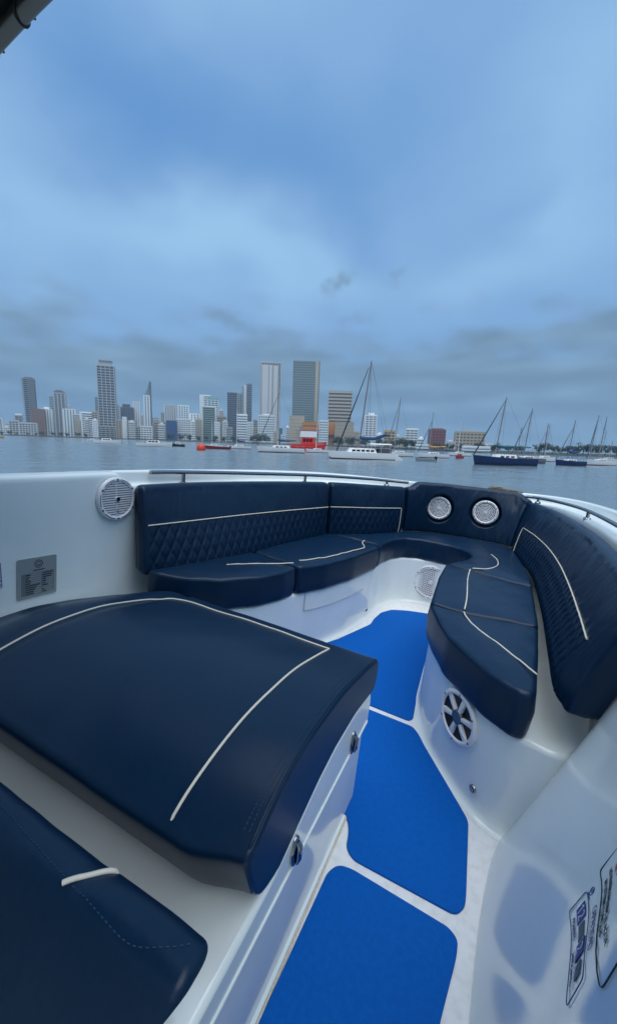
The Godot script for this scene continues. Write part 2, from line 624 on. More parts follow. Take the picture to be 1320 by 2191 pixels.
# ---------------------------------------------------------------- water and land
func make_setting() -> void:
	# open water: a rippled patch round the boats, finer near, and a wide sheet out to the horizon
	var wn := FastNoiseLite.new()
	wn.seed = 3; wn.frequency = 0.22; wn.fractal_octaves = 4; wn.fractal_gain = 0.55
	var mb := MB.new()
	var rows := []
	var zs := []
	var z := 18.0
	while z > -20.0:
		zs.append(z); z -= 0.8
	while z > -150.0:
		zs.append(z); z -= 0.42
	for zz in zs:
		var row := PackedVector3Array()
		var i := 0
		while i <= 300:
			var x := -110.0 + i * 0.8
			var fade := clampf(minf(minf(x + 110.0, 130.0 - x) / 15.0, minf(18.0 - zz, zz + 150.0) / 15.0), 0.0, 1.0)
			row.push_back(Vector3(x, (wn.get_noise_2d(x * 1.0, zz * 1.6) * 0.075 + wn.get_noise_2d(x * 0.25 + 70.0, zz * 0.5) * 0.08) * fade, zz))
			i += 1
		rows.append(row)
	mb.grid(rows)
	# frame of flat water round the patch
	var far := 1700.0
	for q in [[-far, -110.0, -far, 900.0], [130.0, far, -far, 900.0], [-110.0, 130.0, -far, -150.0], [-110.0, 130.0, 18.0, 900.0]]:
		mb.face([Vector3(q[0], 0, q[2]), Vector3(q[0], 0, q[3]), Vector3(q[1], 0, q[3]), Vector3(q[1], 0, q[2])])
	tag(part(mb, "water", M.sea, self), "calm grey blue bay water with small ripples", "water", "", "structure")
	# low shore
	var edge := [Vector2(-1400, -575), Vector2(-700, -575), Vector2(-400, -560), Vector2(-200, -548), Vector2(-20, -540), Vector2(40, -500), Vector2(75, -420), Vector2(92, -335), Vector2(118, -275), Vector2(200, -252), Vector2(300, -232), Vector2(420, -215), Vector2(1400, -190)]
	var e2 := catmull(edge, 8)
	var lm := MB.new()
	var lr := []
	for q in [[0.0, -0.5], [1.5, 0.5], [4.0, 0.9], [14.0, 1.1], [1700.0, 1.3]]:
		var row := PackedVector3Array()
		for w in e2:
			row.push_back(Vector3(w.x + wob.get_noise_2d(w.x * 0.03, w.y * 0.03) * 4.0, q[1] + wob.get_noise_2d(w.x * 0.05, q[0]) * 0.2, w.y - q[0] if q[0] < 1000.0 else -1750.0))
		lr.append(row)
	lm.grid(lr)
	tag(part(lm, "shore", M.land, self), "low flat city shoreline across the bay", "shore", "", "structure")

# ---------------------------------------------------------------- speakers
func frame_at(at: Vector3, out: Vector3, up := Vector3.UP) -> Transform3D:
	var z := out.normalized()
	var x := up.cross(z).normalized()
	return Transform3D(Basis(x, z.cross(x), z), at)
func speaker(parent: Node, label: String, at: Vector3, out: Vector3, r: float, style: String) -> void:
	var s := holder("speaker", parent, frame_at(at, out))
	s.set_meta("label", label)
	var mb := MB.new()
	var ri := r * 0.80
	mb.lathe([Vector2(r, -0.004), Vector2(r, 0.006), Vector2(r * 0.985, 0.011), Vector2(r * 0.93, 0.015), Vector2(ri + 0.006, 0.016), Vector2(ri, 0.013), Vector2(ri, 0.0)], Transform3D.IDENTITY, 48)
	part(mb, "rim", M.plastic, s)
	mb = MB.new()
	mb.lathe([Vector2(ri, 0.010), Vector2(ri * 0.9, 0.0045), Vector2(ri * 0.45, 0.0018), Vector2(0.001, 0.0018)], Transform3D.IDENTITY, 32)
	part(mb, "cone", M.cone if style == "spokes" else M.black, s)
	mb = MB.new()
	if style == "slats":
		var k := 15
		for i in k:
			var y := lerpf(-ri, ri, (i + 0.5) / k)
			var hw := sqrt(maxf(0.0, ri * ri - y * y))
			mb.obox(Transform3D(Basis.IDENTITY, Vector3(0, y, 0.009)), Vector3(hw * 2.0, ri * 2.0 / k * 0.62, 0.006))
		mb.box(Vector3(-0.004, -ri, 0.003), Vector3(0.004, ri, 0.0055))
	elif style == "mesh":
		for k in [-1, 1]:
			for i in 15:
				var o := lerpf(-ri, ri, (i + 0.5) / 15.0)
				var hw := sqrt(maxf(0.0, ri * ri - o * o))
				mb.obox(Transform3D(Basis(Vector3(0, 0, 1), k * 0.55), Vector3.ZERO) * Transform3D(Basis.IDENTITY, Vector3(0, o, 0.008 + k * 0.0012)), Vector3(hw * 2.0, ri * 2.0 / 15.0 * 0.44, 0.003))
	elif style == "rings":
		for i in 6:
			var q := ri * (0.24 + 0.15 * i)
			mb.lathe([Vector2(q - ri * 0.045, 0.006), Vector2(q - ri * 0.03, 0.011), Vector2(q + ri * 0.03, 0.011), Vector2(q + ri * 0.045, 0.006)], Transform3D.IDENTITY, 32)
		for i in 12:
			mb.obox(Transform3D(Basis(Vector3(0, 0, 1), i * TAU / 12), Vector3.ZERO) * Transform3D(Basis.IDENTITY, Vector3(ri * 0.56, 0, 0.0065)), Vector3(ri * 0.86, 0.004, 0.006))
	else:
		for i in 6:
			var a := TAU * i / 6 + 0.26
			var d := Vector3(cos(a), sin(a), 0)
			var w := Vector3(-sin(a), cos(a), 0)
			var q := []
			for e in [[0.20, 0.085, 0.014], [0.6, 0.10, 0.016], [1.03, 0.16, 0.012]]:
				q.append(PackedVector3Array([d * ri * e[0] - w * ri * e[1] + Vector3(0, 0, -0.004), d * ri * e[0] - w * ri * e[1] + Vector3(0, 0, e[2] - 0.003), d * ri * e[0] - w * ri * e[1] * 0.7 + Vector3(0, 0, e[2]), d * ri * e[0] + w * ri * e[1] * 0.7 + Vector3(0, 0, e[2]), d * ri * e[0] + w * ri * e[1] + Vector3(0, 0, e[2] - 0.003), d * ri * e[0] + w * ri * e[1] + Vector3(0, 0, -0.004)]))
			mb.grid(q)
	tag(part(mb, "spokes" if style == "spokes" else "grille", M.plastic, s), "", "", "", "stuff")
	mb = MB.new()
	var cr_ := ri * (0.27 if style == "spokes" else 0.13)
	mb.lathe([Vector2(cr_ * 1.25, 0.004), Vector2(cr_ * 1.25, 0.013), Vector2(cr_ * 1.05, 0.017), Vector2(cr_, 0.015), Vector2(cr_ * 0.5, 0.0165), Vector2(0.0005, 0.0165)], Transform3D.IDENTITY, 24)
	part(mb, "centre_cap", M.capgrey if style == "spokes" else M.plastic, s)
	if style == "slats" and r < 0.11:
		mb = MB.new()
		mb.lathe([Vector2(cr_, 0.0172), Vector2(0.0005, 0.0172)], Transform3D.IDENTITY, 20)
		part(mb, "centre_hole", M.cone, s)
		var tm := text("JL", 0.02, s, M.ink)
		tm.position = Vector3(0, -ri * 0.72, 0.0125)
	for i in 6:
		var a := TAU * (i + 0.5) / 6
		mb = MB.new()
		mb.lathe([Vector2(0.0048, 0.0155), Vector2(0.004, 0.0175), Vector2(0.0005, 0.0178)], Transform3D(Basis.IDENTITY, Vector3(cos(a), sin(a), 0) * r * 0.90), 8)
		part(mb, "screw", M.ink if style != "spokes" else M.steel, s)
	# drain slots round the flange
	mb = MB.new()
	for i in 6:
		var q := []
		for k in 9:
			var a := TAU * i / 6 + lerpf(-0.30, 0.30, k / 8.0)
			q.append(Vector3(cos(a) * r * 0.905, sin(a) * r * 0.905, 0.0152))
		mb.tube(q, 0.0016, 5)
	if style != "spokes":
		tag(part(mb, "slots", M.ink, s), "", "", "", "stuff")
func text_mesh(s: String, size: float, thick := 0.0003) -> TextMesh:
	var t := TextMesh.new()
	var f := SystemFont.new()
	f.font_names = PackedStringArray(["Droid Sans"])
	f.font_weight = 500
	t.font = f
	t.text = s
	t.font_size = 32
	t.pixel_size = size / 32.0
	t.depth = thick
	return t
func text(s: String, size: float, parent: Node, m: Material) -> MeshInstance3D:
	return put(text_mesh(s, size), "lettering", m, parent)
# bends a flat label mesh (x along the print, y up, z out) onto the starboard liner
func stick(mesh: Mesh, nm: String, m: Material, parent: Node, shift := Vector3.ZERO) -> MeshInstance3D:
	var at := func(x: float, y: float) -> Vector3:
		var f := 0.708 - 0.863 * x - 0.167 * y
		var h := 0.462 + 0.392 * x + 0.92 * y
		return L(wall_r(f, h), h, f)
	var mb := MB.new()
	for k in mesh.get_surface_count():
		var arr := mesh.surface_get_arrays(k)
		var s0 := mb.v.size()
		for q in arr[Mesh.ARRAY_VERTEX]:
			var p: Vector3 = q + shift
			var a: Vector3 = at.call(p.x, p.y)
			var nn: Vector3 = (at.call(p.x + 0.01, p.y) - a).cross(at.call(p.x, p.y + 0.01) - a).normalized()
			if nn.x > 0.0: nn = -nn
			mb.v.push_back(a + nn * (p.z + 0.0016))
			mb.n.push_back(nn)
		var ix = arr[Mesh.ARRAY_INDEX]
		if ix != null and ix.size():
			for i in range(0, ix.size(), 3): mb.tri(s0 + ix[i], s0 + ix[i + 1], s0 + ix[i + 2])
		else:
			for i in range(s0, mb.v.size() - 2, 3): mb.tri(i, i + 1, i + 2)
	return part(mb, nm, m, parent)

# ---------------------------------------------------------------- the boat we stand in
const STATIONS := [
	[-1.66, -1.8, -1.55, -1.8, -1.50, -1.8, 0.0, 0.955], [-1.66, 0.2, -1.55, 0.2, -1.50, 0.2, 0.0, 0.955], [-1.66, 0.9, -1.55, 0.9, -1.50, 0.9, 0.0, 0.955], [-1.66, 1.255, -1.555, 1.255, -1.51, 1.255, 0.0, 0.955],
	[-1.655, 1.335, -1.555, 1.335, -1.51, 1.33, 1.0, 0.955], [-1.63, 1.60, -1.515, 1.58, -1.46, 1.56, 1.0, 0.955], [-1.53, 2.10, -1.395, 2.05, -1.34, 2.03, 1.0, 0.955], [-1.40, 2.55, -1.265, 2.46, -1.21, 2.43, 1.0, 0.952],
	[-1.23, 2.93, -1.115, 2.82, -1.07, 2.78, 1.0, 0.946], [-0.98, 3.25, -0.895, 3.12, -0.86, 3.08, 1.0, 0.936], [-0.68, 3.50, -0.675, 3.38, -0.65, 3.34, 1.0, 0.926], [-0.42, 3.70, -0.435, 3.60, -0.42, 3.55, 1.0, 0.92],
	[-0.15, 3.82, -0.15, 3.715, -0.15, 3.66, 1.0, 0.92], [0.12, 3.87, 0.11, 3.77, 0.10, 3.70, 1.0, 0.925], [0.33, 3.85, 0.27, 3.74, 0.23, 3.66, 1.0, 0.935], [0.50, 3.74, 0.385, 3.52, 0.33, 3.47, 1.0, 0.945],
	[0.64, 3.50, 0.465, 3.25, 0.41, 3.22, 1.0, 0.95], [0.73, 3.12, 0.515, 2.95, 0.46, 2.93, 1.0, 0.95], [0.76, 2.60, 0.54, 2.5, 0.48, 2.5, 1.0, 0.95], [0.76, 2.0, 0.54, 2.0, 0.46, 2.0, 1.0, 0.95],
	[0.76, 1.62, 0.515, 1.62, 0.40, 1.62, 1.0, 0.95], [0.755, 1.38, 0.515, 1.38, 0.29, 1.38, 1.0, 0.952], [0.75, 1.24, 0.50, 1.24, 0.20, 1.26, 0.0, 0.955], [0.74, 1.0, 0.438, 1.0, 0.157, 1.0, 0.0, 0.955],
	[0.72, 0.7, 0.328, 0.7, 0.142, 0.7, 0.0, 0.955], [0.70, 0.4, 0.19, 0.4, 0.131, 0.4, 0.0, 0.955], [0.69, 0.1, 0.16, 0.1, 0.127, 0.1, 0.0, 0.955], [0.66, -1.8, 0.16, -1.8, 0.13, -1.8, 0.0, 0.955]]
var stations := []
func wall_r(f: float, h: float) -> float:      # where the starboard liner stands
	for i in range(stations.size() - 1, stations.size() - 56, -1):
		var a = stations[i]
		var b = stations[i - 1]
		if f >= a[3] and f <= b[3]:
			var t: float = (f - a[3]) / maxf(1e-6, b[3] - a[3])
			return lerpf(lerpf(a[4], b[4], t), lerpf(a[2], b[2], t), (h - 0.012) / 0.917)
	return 0.45
func base_outline() -> Array:
	var p := []
	for q in [[-1.50, 1.33], [-1.32, 1.315], [-1.19, 1.362], [-1.062, 1.462], [-0.957, 1.607], [-0.908, 1.738], [-0.885, 1.86], [-0.80, 2.035], [-0.725, 2.29], [-0.668, 2.63], [-0.665, 2.83], [-0.615, 2.99], [-0.53, 3.10], [-0.35, 3.155], [-0.17, 3.105], [-0.085, 2.99], [-0.07, 2.90], [-0.085, 2.78], [-0.165, 2.61],
		[-0.182, 2.28], [-0.162, 1.85], [-0.112, 1.685], [-0.050, 1.54], [0.022, 1.452], [0.085, 1.375], [0.140, 1.328], [0.180, 1.305], [0.315, 1.275], [0.40, 1.40], [0.47, 1.7], [0.49, 2.3], [0.48, 2.9], [0.40, 3.3], [0.25, 3.6], [0.0, 3.68], [-0.3, 3.62], [-0.6, 3.4], [-0.9, 3.08], [-1.1, 2.77], [-1.25, 2.4], [-1.38, 2.0], [-1.48, 1.6]]:
		p.append(Vector2(q[0], q[1]))
	return p
func make_boat() -> void:
	var boat := thing("motorboat", "white open motorboat with navy bow seating and blue floor mats in the foreground", "motorboat", BT)
	# hull, gunwale and inner liner in one moulding
	stations = mono(STATIONS, 8)
	var st := stations
	var rows := []
	for s in st:
		var o := Vector2(s[0], s[1])
		var i := Vector2(s[2], s[3])
		var b := Vector2(s[4], s[5])
		var d := (o - i).normalized()
		var hg: float = s[7]
		var k: float = clampf(s[6], 0.0, 1.0)
		var hl := lerpf(hg, hg - 0.062, k)
		var g := o - d * minf(0.075, o.distance_to(i) * 0.55)
		var row := PackedVector3Array()
		for q in [[b.lerp(b - d * 0.0, 1.0), -0.03], [b, 0.012], [b.lerp(i, 0.3), hl * 0.3], [b.lerp(i, 0.6), hl * 0.6], [b.lerp(i, 0.85), hl * 0.85], [i, hl - 0.026], [i + d * 0.003, hl - 0.012], [i + d * 0.010, hl - 0.003], [i + d * 0.022, hl],
				[g - d * 0.016, hl], [g - d * 0.004, hl + 0.004 * k], [g, hl + 0.014 * k], [g + d * 0.004, hg - 0.012 * k], [g + d * 0.010, hg - 0.003 * k], [g + d * 0.020, hg], [o - d * 0.016, hg], [o - d * 0.005, hg - 0.004], [o, hg - 0.014], [o, hg - 0.06],
				[o + d * 0.018, hg - 0.07], [o + d * 0.018, hg - 0.11], [o, hg - 0.12], [o - d * 0.07, 0.4], [o - d * 0.30, -0.55], [o - d * 0.55, -1.25]]:
			row.push_back(L(q[0].x, q[1], q[0].y))
		rows.append(row)
	var mb := MB.new()
	mb.grid(rows)
	part(mb, "hull", M.gel, boat)
	# transom closes the hull behind the camera
	mb = MB.new()
	mb.box(L(-1.62, -1.2, -1.80), L(0.63, 0.93, -1.86))
	part(mb, "transom", M.gel, boat)
	# cockpit floor
	mb = MB.new()
	mb.box(L(-1.52, -0.05, -1.79), L(0.46, 0.0, 3.30))
	part(mb, "cockpit_floor", M.floor, boat)
	# seat base round the bow, with a radiused toe
	mb = slab_mesh(base_outline(), 0.0, 0.356, 0.05, [[-0.030, 0.001], [-0.016, 0.004], [-0.006, 0.012], [-0.001, 0.026], [0.0, 0.05], [0.0, 0.2], [0.0, 0.338], [0.003, 0.349], [0.012, 0.356]])
	part(mb, "seat_base", M.gel, boat)
	# blue mats
	var mats := [[[-0.95, 1.69], [-0.86, 1.86], [-0.715, 2.175], [-0.605, 2.505], [-0.610, 2.60], [-0.597, 2.74], [-0.545, 2.84], [-0.441, 2.905], [-0.295, 2.955], [-0.17, 2.945], [-0.135, 2.86], [-0.182, 2.45], [-0.187, 2.20], [-0.178, 1.95], [-0.158, 1.70], [-0.172, 1.676]],
		[[-0.92, 1.652], [-0.145, 1.646], [-0.112, 1.607], [-0.089, 1.568], [0.108, 1.292], [0.119, 1.05], [0.119, 1.012], [0.098, 0.979], [-0.189, 0.974], [-0.219, 0.997], [-0.228, 1.045], [-0.243, 1.08], [-0.272, 1.105], [-0.30, 1.25], [-0.92, 1.25]],
		[[-0.240, 0.905], [-0.222, 0.938], [-0.185, 0.948], [0.085, 0.941], [0.109, 0.925], [0.109, 0.885], [0.088, 0.746], [0.075, 0.30], [-0.262, 0.30], [-0.250, 0.57]]]
	var mat_names := ["bow floor mat of blue foam", "middle floor mat of blue foam with a notch at the console", "nearest floor mat of blue foam at the bottom edge"]
	for k in 3:
		var p := []
		for q in mats[k]:
			p.append(Vector2(q[0], q[1]))
		mb = slab_mesh(p, 0.0, 0.006, 0.022, [[0.0, 0.0005], [0.0, 0.0045], [0.0015, 0.006]])
		part(mb, "floor_mat", M.eva, boat).set_meta("label", mat_names[k])
	# locker hatch and drains on the seat base
	var hatch := holder("locker_hatch", boat)
	var hp := []
	for q in [[-0.857, 1.925, 0.045], [-0.797, 2.047, 0.045], [-0.725, 2.29, 0.045], [-0.690, 2.50, 0.045]]:
		hp.append(q)
	var seam := []
	var upper := []
	for q in hp:
		seam.append(L(q[0] + 0.006, 0.245, q[1] - 0.004))
		upper.append(L(q[0] + 0.006, 0.352, q[1] - 0.004))
	var loop := [upper[0]] + catmull(seam, 6)
	mb = MB.new()
	mb.tube(loop, 0.0022, 6)
	part(mb, "hatch_seam", M.caulk, hatch)
	for q in [[-0.672, 0.055, 2.60, Vector3(0.985, 0, 0.17)], [0.105, 0.075, 1.353, Vector3(-0.70, 0, 0.71)]]:
		mb = MB.new()
		mb.lathe([Vector2(0.014, -0.002), Vector2(0.0135, 0.003), Vector2(0.010, 0.0045), Vector2(0.0075, 0.0035), Vector2(0.006, -0.001), Vector2(0.0004, -0.001)], frame_at(L(q[0], q[1], q[2]), q[3]), 16)
		part(mb, "drain_fitting", M.steel, boat)
	# hand rails on the coaming ledge
	for s in [[[[-1.565, 0.949, 1.462], [-1.535, 0.949, 1.62], [-1.425, 0.946, 1.99], [-1.21, 0.940, 2.575], [-1.05, 0.935, 2.86], [-0.86, 0.928, 3.14], [-0.66, 0.921, 3.335]], [0.10, 0.545, 0.93]],
			[[[0.225, 0.920, 3.62], [0.33, 0.925, 3.56], [0.44, 0.93, 3.36], [0.525, 0.935, 3.02], [0.555, 0.936, 2.6], [0.560, 0.937, 2.1], [0.54, 0.937, 1.75]], [0.06, 0.42, 0.9]]]:
		var pts := []
		for q in s[0]:
			pts.append(L(q[0], q[1], q[2]))
		var line := even(catmull(pts, 8), 0.05)
		var rail := holder("hand_rail", boat)
		mb = MB.new()
		mb.tube(line, 0.0115, 12)
		part(mb, "rail_tube", M.steel, rail)
		for t in s[1]:
			var at: Vector3 = line[int(t * (line.size() - 1))]
			mb = MB.new()
			mb.tube([at + Vector3(0, -0.003, 0), Vector3(at.x, 0.862, at.z)], 0.0105, 10)
			part(mb, "rail_post", M.steel, rail)
			mb = MB.new()
			mb.lathe([Vector2(0.022, -0.01), Vector2(0.021, 0.003), Vector2(0.012, 0.006)], frame_at(Vector3(at.x, 0.891, at.z), Vector3.UP, Vector3.RIGHT), 16)
			part(mb, "post_foot", M.steel, rail)
	# speakers
	speaker(boat, "round white slatted speaker on the port side wall", L(-1.5425, 0.838, 1.246), Vector3(1, 0.05, 0), 0.099, "slats")
	speaker(boat, "left of the two round speakers set into the bow backrest", L(-0.410, 0.725, 3.541), Vector3(0.22, 0.12, 1), 0.098, "rings")
	speaker(boat, "right of the two round speakers set into the bow backrest", L(-0.045, 0.742, 3.606), Vector3(0.0, 0.12, 1), 0.100, "rings")
	speaker(boat, "round mesh speaker in the white bow seat base", L(-0.333, 0.185, 3.147), Vector3(0.06, 0, 1), 0.138, "mesh")
	speaker(boat, "white six spoked speaker in the starboard seat base", L(0.024, 0.262, 1.443), Vector3(-0.74, 0, 0.67), 0.098, "spokes")
	# console box: body, lid, toe bead, latches
	var con := holder("console", boat)
	mb = swept([Vector2(-0.40, 0.0), Vector2(1.185, 0.0), Vector2(1.185, 0.306), Vector2(-0.40, 0.306)], -1.49, -0.262, 0.008, no_lift, 0.1, 0.012)
	part(mb, "body", M.gel, con)
	mb = swept([Vector2(-0.42, 0.292), Vector2(1.20, 0.292), Vector2(1.203, 0.36), Vector2(1.195, 0.398), Vector2(1.12, 0.420), Vector2(1.0, 0.436), Vector2(0.857, 0.440), Vector2(0.76, 0.428), Vector2(0.66, 0.400), Vector2(0.567, 0.374), Vector2(0.48, 0.368), Vector2(0.30, 0.360), Vector2(-0.42, 0.360)], -1.50, -0.252, 0.012, no_lift, 0.06, 0.02)
	part(mb, "lid", M.gel, con)
	mb = MB.new()
	mb.tube([L(-0.2535, 0.298, -0.40), L(-0.2535, 0.298, 1.18), L(-0.262, 0.298, 1.196)], 0.0055, 8)
	part(mb, "lip", M.gel, con)
	mb = MB.new()
	mb.tube([L(-0.2615, 0.262, -0.40), L(-0.2615, 0.262, 1.17)], 0.0035, 6)
	part(mb, "moulding", M.gel, con)
	mb = MB.new()
	mb.box(L(-0.262, 0.0, -0.40), L(-0.254, 0.014, 1.085))
	part(mb, "toe_strip", M.gel, con)
	mb = MB.new()
	var bead := []
	for k in 40:
		bead.append(L(-0.2525 + wob.get_noise_1d(k * 0.7) * 0.0015, 0.003, lerpf(-0.1, 1.09, k / 39.0)))
	mb.tube(bead, 0.0028, 6)
	part(mb, "sealant_bead", M.rust, con).set_meta("label", "rust stained sealant along the console foot")
	for q in [[1.02, 0.335], [0.652, 0.342]]:
		var la := holder("latch", con, frame_at(L(-0.2515, q[1], q[0]), Vector3.RIGHT))
		mb = MB.new()
		var ov := PackedVector3Array()
		var ov2 := PackedVector3Array()
		var ov3 := PackedVector3Array()
		for k in 24:
			var a := TAU * k / 24
			var e := Vector3(cos(a) * 0.017, sin(a) * 0.037, 0)
			ov.push_back(e); ov2.push_back(e + Vector3(0, 0, 0.004)); ov3.push_back(e * 0.86 + Vector3(0, 0, 0.007))
		mb.grid([ov, ov2, ov3], true)
		mb.cap(ov3, Vector3.BACK)
		part(mb, "plate", M.chrome, la)
		mb = MB.new()
		mb.tube([Vector3(0, 0.026, 0.006), Vector3(0, 0.018, 0.012), Vector3(0, -0.012, 0.013), Vector3(0, -0.028, 0.010)], [0.005, 0.007, 0.006, 0.003], 10)
		part(mb, "lever", M.chrome, la)
	# helm pod aft of the bolster, beside the camera: it keeps the low light off the bolster's back
	var helm := holder("helm_pod", boat)
	mb = swept([Vector2(-0.95, 0.0), Vector2(-0.16, 0.0), Vector2(-0.14, 0.75), Vector2(-0.22, 1.02), Vector2(-0.42, 1.12), Vector2(-0.80, 0.98), Vector2(-0.95, 0.70)], -1.36, -0.36, 0.05, no_lift, 0.1, 0.06)
	part(mb, "pod", M.gel, helm)
	mb = MB.new()
	mb.obox(Transform3D(Basis(Vector3.RIGHT, 0.45), L(-0.86, 1.075, -0.62)), Vector3(0.86, 0.012, 0.36))
	part(mb, "instrument_panel", M.black, helm)
	mb = MB.new()
	mb.obox(Transform3D(Basis(Vector3.RIGHT, 0.5), L(-0.86, 1.24, -0.34)), Vector3(0.96, 0.30, 0.008))
	part(mb, "windscreen", M.smoke, helm)
	# builder's data plate and a small label on the port wall
	var pl := holder("data_plate", boat, frame_at(L(-1.5275, 0.567, 0.888), Vector3(1, 0.05, 0)) * Transform3D(Basis(Vector3.BACK, deg_to_rad(-3.0)), Vector3.ZERO))
	pl.set_meta("label", "grey metal data plate with a printed table on the port wall")
	mb = MB.new()
	var pr := round_poly([Vector2(-0.073, -0.078), Vector2(0.073, -0.078), Vector2(0.073, 0.078), Vector2(-0.073, 0.078)], 0.008)
	var c0 := PackedVector3Array()
	var c1 := PackedVector3Array()
	for w in pr:
		c0.push_back(Vector3(w.x, w.y, -0.003)); c1.push_back(Vector3(w.x, w.y, 0.0022))
	mb.grid([c0, c1], true)
	mb.cap(c1, Vector3.BACK)
	part(mb, "plate", M.plate, pl)
	mb = MB.new()
	mb.lathe([Vector2(0.0155, 0.0024), Vector2(0.0150, 0.0030), Vector2(0.0132, 0.0030), Vector2(0.0127, 0.0024)], Transform3D(Basis.IDENTITY, Vector3(0.004, 0.052, 0)), 28)
	mb.lathe([Vector2(0.0078, 0.0024), Vector2(0.0074, 0.0030), Vector2(0.0060, 0.0030), Vector2(0.0056, 0.0024)], Transform3D(Basis.IDENTITY, Vector3(0.004, 0.053, 0)), 20)
	mb.box(Vector3(-0.003, 0.044, 0.0023), Vector3(0.011, 0.0455, 0.0030))
	mb.box(Vector3(-0.016, 0.0265, 0.0023), Vector3(0.026, 0.0300, 0.0030))
	for i in 11:
		var y := 0.018 - i * 0.0083
		mb.box(Vector3(-0.057, y - 0.0003, 0.0023), Vector3(0.060, y + 0.0003, 0.0029))
	for x in [-0.057, -0.046, 0.016, 0.060]:
		mb.box(Vector3(x - 0.0003, -0.065, 0.0023), Vector3(x + 0.0003, 0.018, 0.0029))
	var lens := [0.018, 0.013, 0.010, 0.018, 0.016, 0.052, 0.040, 0.034, 0.030, 0.028]
	var rens := [0.036, 0.034, 0.032, 0.010, 0.012, 0.008, 0.020, 0.0, 0.006, 0.014]
	for i in 10:
		var y := 0.0135 - i * 0.0083
		for q in [[-0.044, lens[i]], [0.019, rens[i]]]:
			var x: float = q[0]
			while x < q[0] + q[1]:      # rows of tiny printed characters
				var cw := rng.randf_range(0.0014, 0.0024)
				mb.box(Vector3(x, y - 0.0020, 0.0023), Vector3(x + cw, y + rng.randf_range(0.0008, 0.0020), 0.0029))
				x += cw + 0.0006
		mb.box(Vector3(-0.053, y - 0.0018, 0.0023), Vector3(-0.0505, y + 0.0018, 0.0029))
	tag(part(mb, "printed_table", M.ink, pl), "", "", "", "stuff")
	var sl := holder("wall_label", boat, frame_at(L(-1.5305, 0.607, 0.735), Vector3(1, 0.05, 0)))
	sl.set_meta("label", "small outlined label at the left edge of the port wall")
	mb = MB.new()
	mb.box(Vector3(-0.06, -0.048, -0.002), Vector3(0.035, 0.048, 0.0008))
	part(mb, "backing", M.label, sl)
	mb = MB.new()
	for q in [[-0.057, -0.045, 0.032, -0.0425], [-0.057, 0.0425, 0.032, 0.045], [0.0295, -0.045, 0.032, 0.045]]:
		mb.box(Vector3(q[0], q[1], 0.0009), Vector3(q[2], q[3], 0.0015))
	for i in 6:
		var y := 0.034 - i * 0.0135
		var x := 0.012
		while x < 0.026:
			mb.box(Vector3(x, y - 0.0045, 0.0009), Vector3(x + 0.003, y + rng.randf_range(0.001, 0.0045), 0.0015))
			x += 0.0042
	part(mb, "print", M.ink_blue, sl)
	# labels stuck on the starboard wall beside the camera, following its curve
	var lab := holder("capacity_label", boat)
	lab.set_meta("label", "clear label with blue print reading CAPACIDAD, 12 and 2 on the starboard wall")
	var ll := 0.255
	var hh := 0.072
	mb = MB.new()
	var line2 := []
	for w in dense(round_poly([Vector2(0, 0), Vector2(ll, 0), Vector2(ll, hh), Vector2(0, hh)], 0.010), 0.02):
		line2.append(Vector3(w.x, w.y, 0.001))
	line2.append(line2[0])
	mb.tube(line2, 0.0006, 5, false)
	stick(mb.build(), "border", M.ink_blue, lab)
	for q in [["12", 0.022, 0.026, 0.058], ["2", 0.135, 0.026, 0.050]]:
		mb = MB.new()
		mb.box(Vector3(q[1], q[2], 0.0), Vector3(q[1] + q[3] * 0.86, q[2] + 0.034, 0.001))
		stick(mb.build(), "number_block", M.ink_blue, lab)
		stick(text_mesh(q[0], 0.036), "lettering", M.label, lab, Vector3(q[1] + q[3] * 0.43, q[2] + 0.017, 0.0014))
	mb = MB.new()
	for q in [[0.079, 7], [0.192, 5]]:
		for i in q[1]:      # little pictograms of people
			var x: float = q[0] + i * 0.0070
			mb.box(Vector3(x, 0.030, 0.0), Vector3(x + 0.0052, 0.048, 0.001))
			mb.lathe([Vector2(0.0026, 0.0), Vector2(0.0026, 0.001), Vector2(0.0002, 0.001)], Transform3D(Basis.IDENTITY, Vector3(x + 0.0026, 0.0515, 0)), 8)
	tag(stick(mb.build(), "pictograms", M.ink_grey, lab), "", "", "", "stuff")
	for q in [["PASAJEROS", 0.068, 0.0125, 0.0135], ["TRIPULANTES", 0.180, 0.0125, 0.0135], ["CAPACIDAD", 0.150, hh + 0.024, 0.024]]:
		stick(text_mesh(q[0], q[3]), "lettering", M.ink_blue, lab, Vector3(q[1], q[2], 0.0012))
	mb = MB.new()
	mb.lathe([Vector2(0.0105, 0.0), Vector2(0.0100, 0.001), Vector2(0.0088, 0.001), Vector2(0.0083, 0.0)], Transform3D(Basis.IDENTITY, Vector3(0.020, hh + 0.016, 0)), 20)
	mb.lathe([Vector2(0.0052, 0.0), Vector2(0.0048, 0.001), Vector2(0.0040, 0.001), Vector2(0.0036, 0.0)], Transform3D(Basis.IDENTITY, Vector3(0.020, hh + 0.017, 0)), 16)
	mb.box(Vector3(0.010, hh + 0.0025, 0.0), Vector3(0.034, hh + 0.0045, 0.001))
	stick(mb.build(), "emblem", M.ink_blue, lab)
	var lab2 := holder("warning_label", boat)
	lab2.set_meta("label", "black bordered no littering label with a red prohibition ring at the right edge")
	var lo := Vector3(-0.012, 0.124, 0.0)
	mb = MB.new()
	line2 = []
	for w in dense(round_poly([Vector2(0, 0), Vector2(0.33, 0), Vector2(0.33, 0.20), Vector2(0, 0.20)], 0.014), 0.02):
		line2.append(Vector3(w.x, w.y, 0.001))
	line2.append(line2[0])
	mb.tube(line2, 0.0008, 5, false)
	stick(mb.build(), "border", M.ink, lab2, lo)
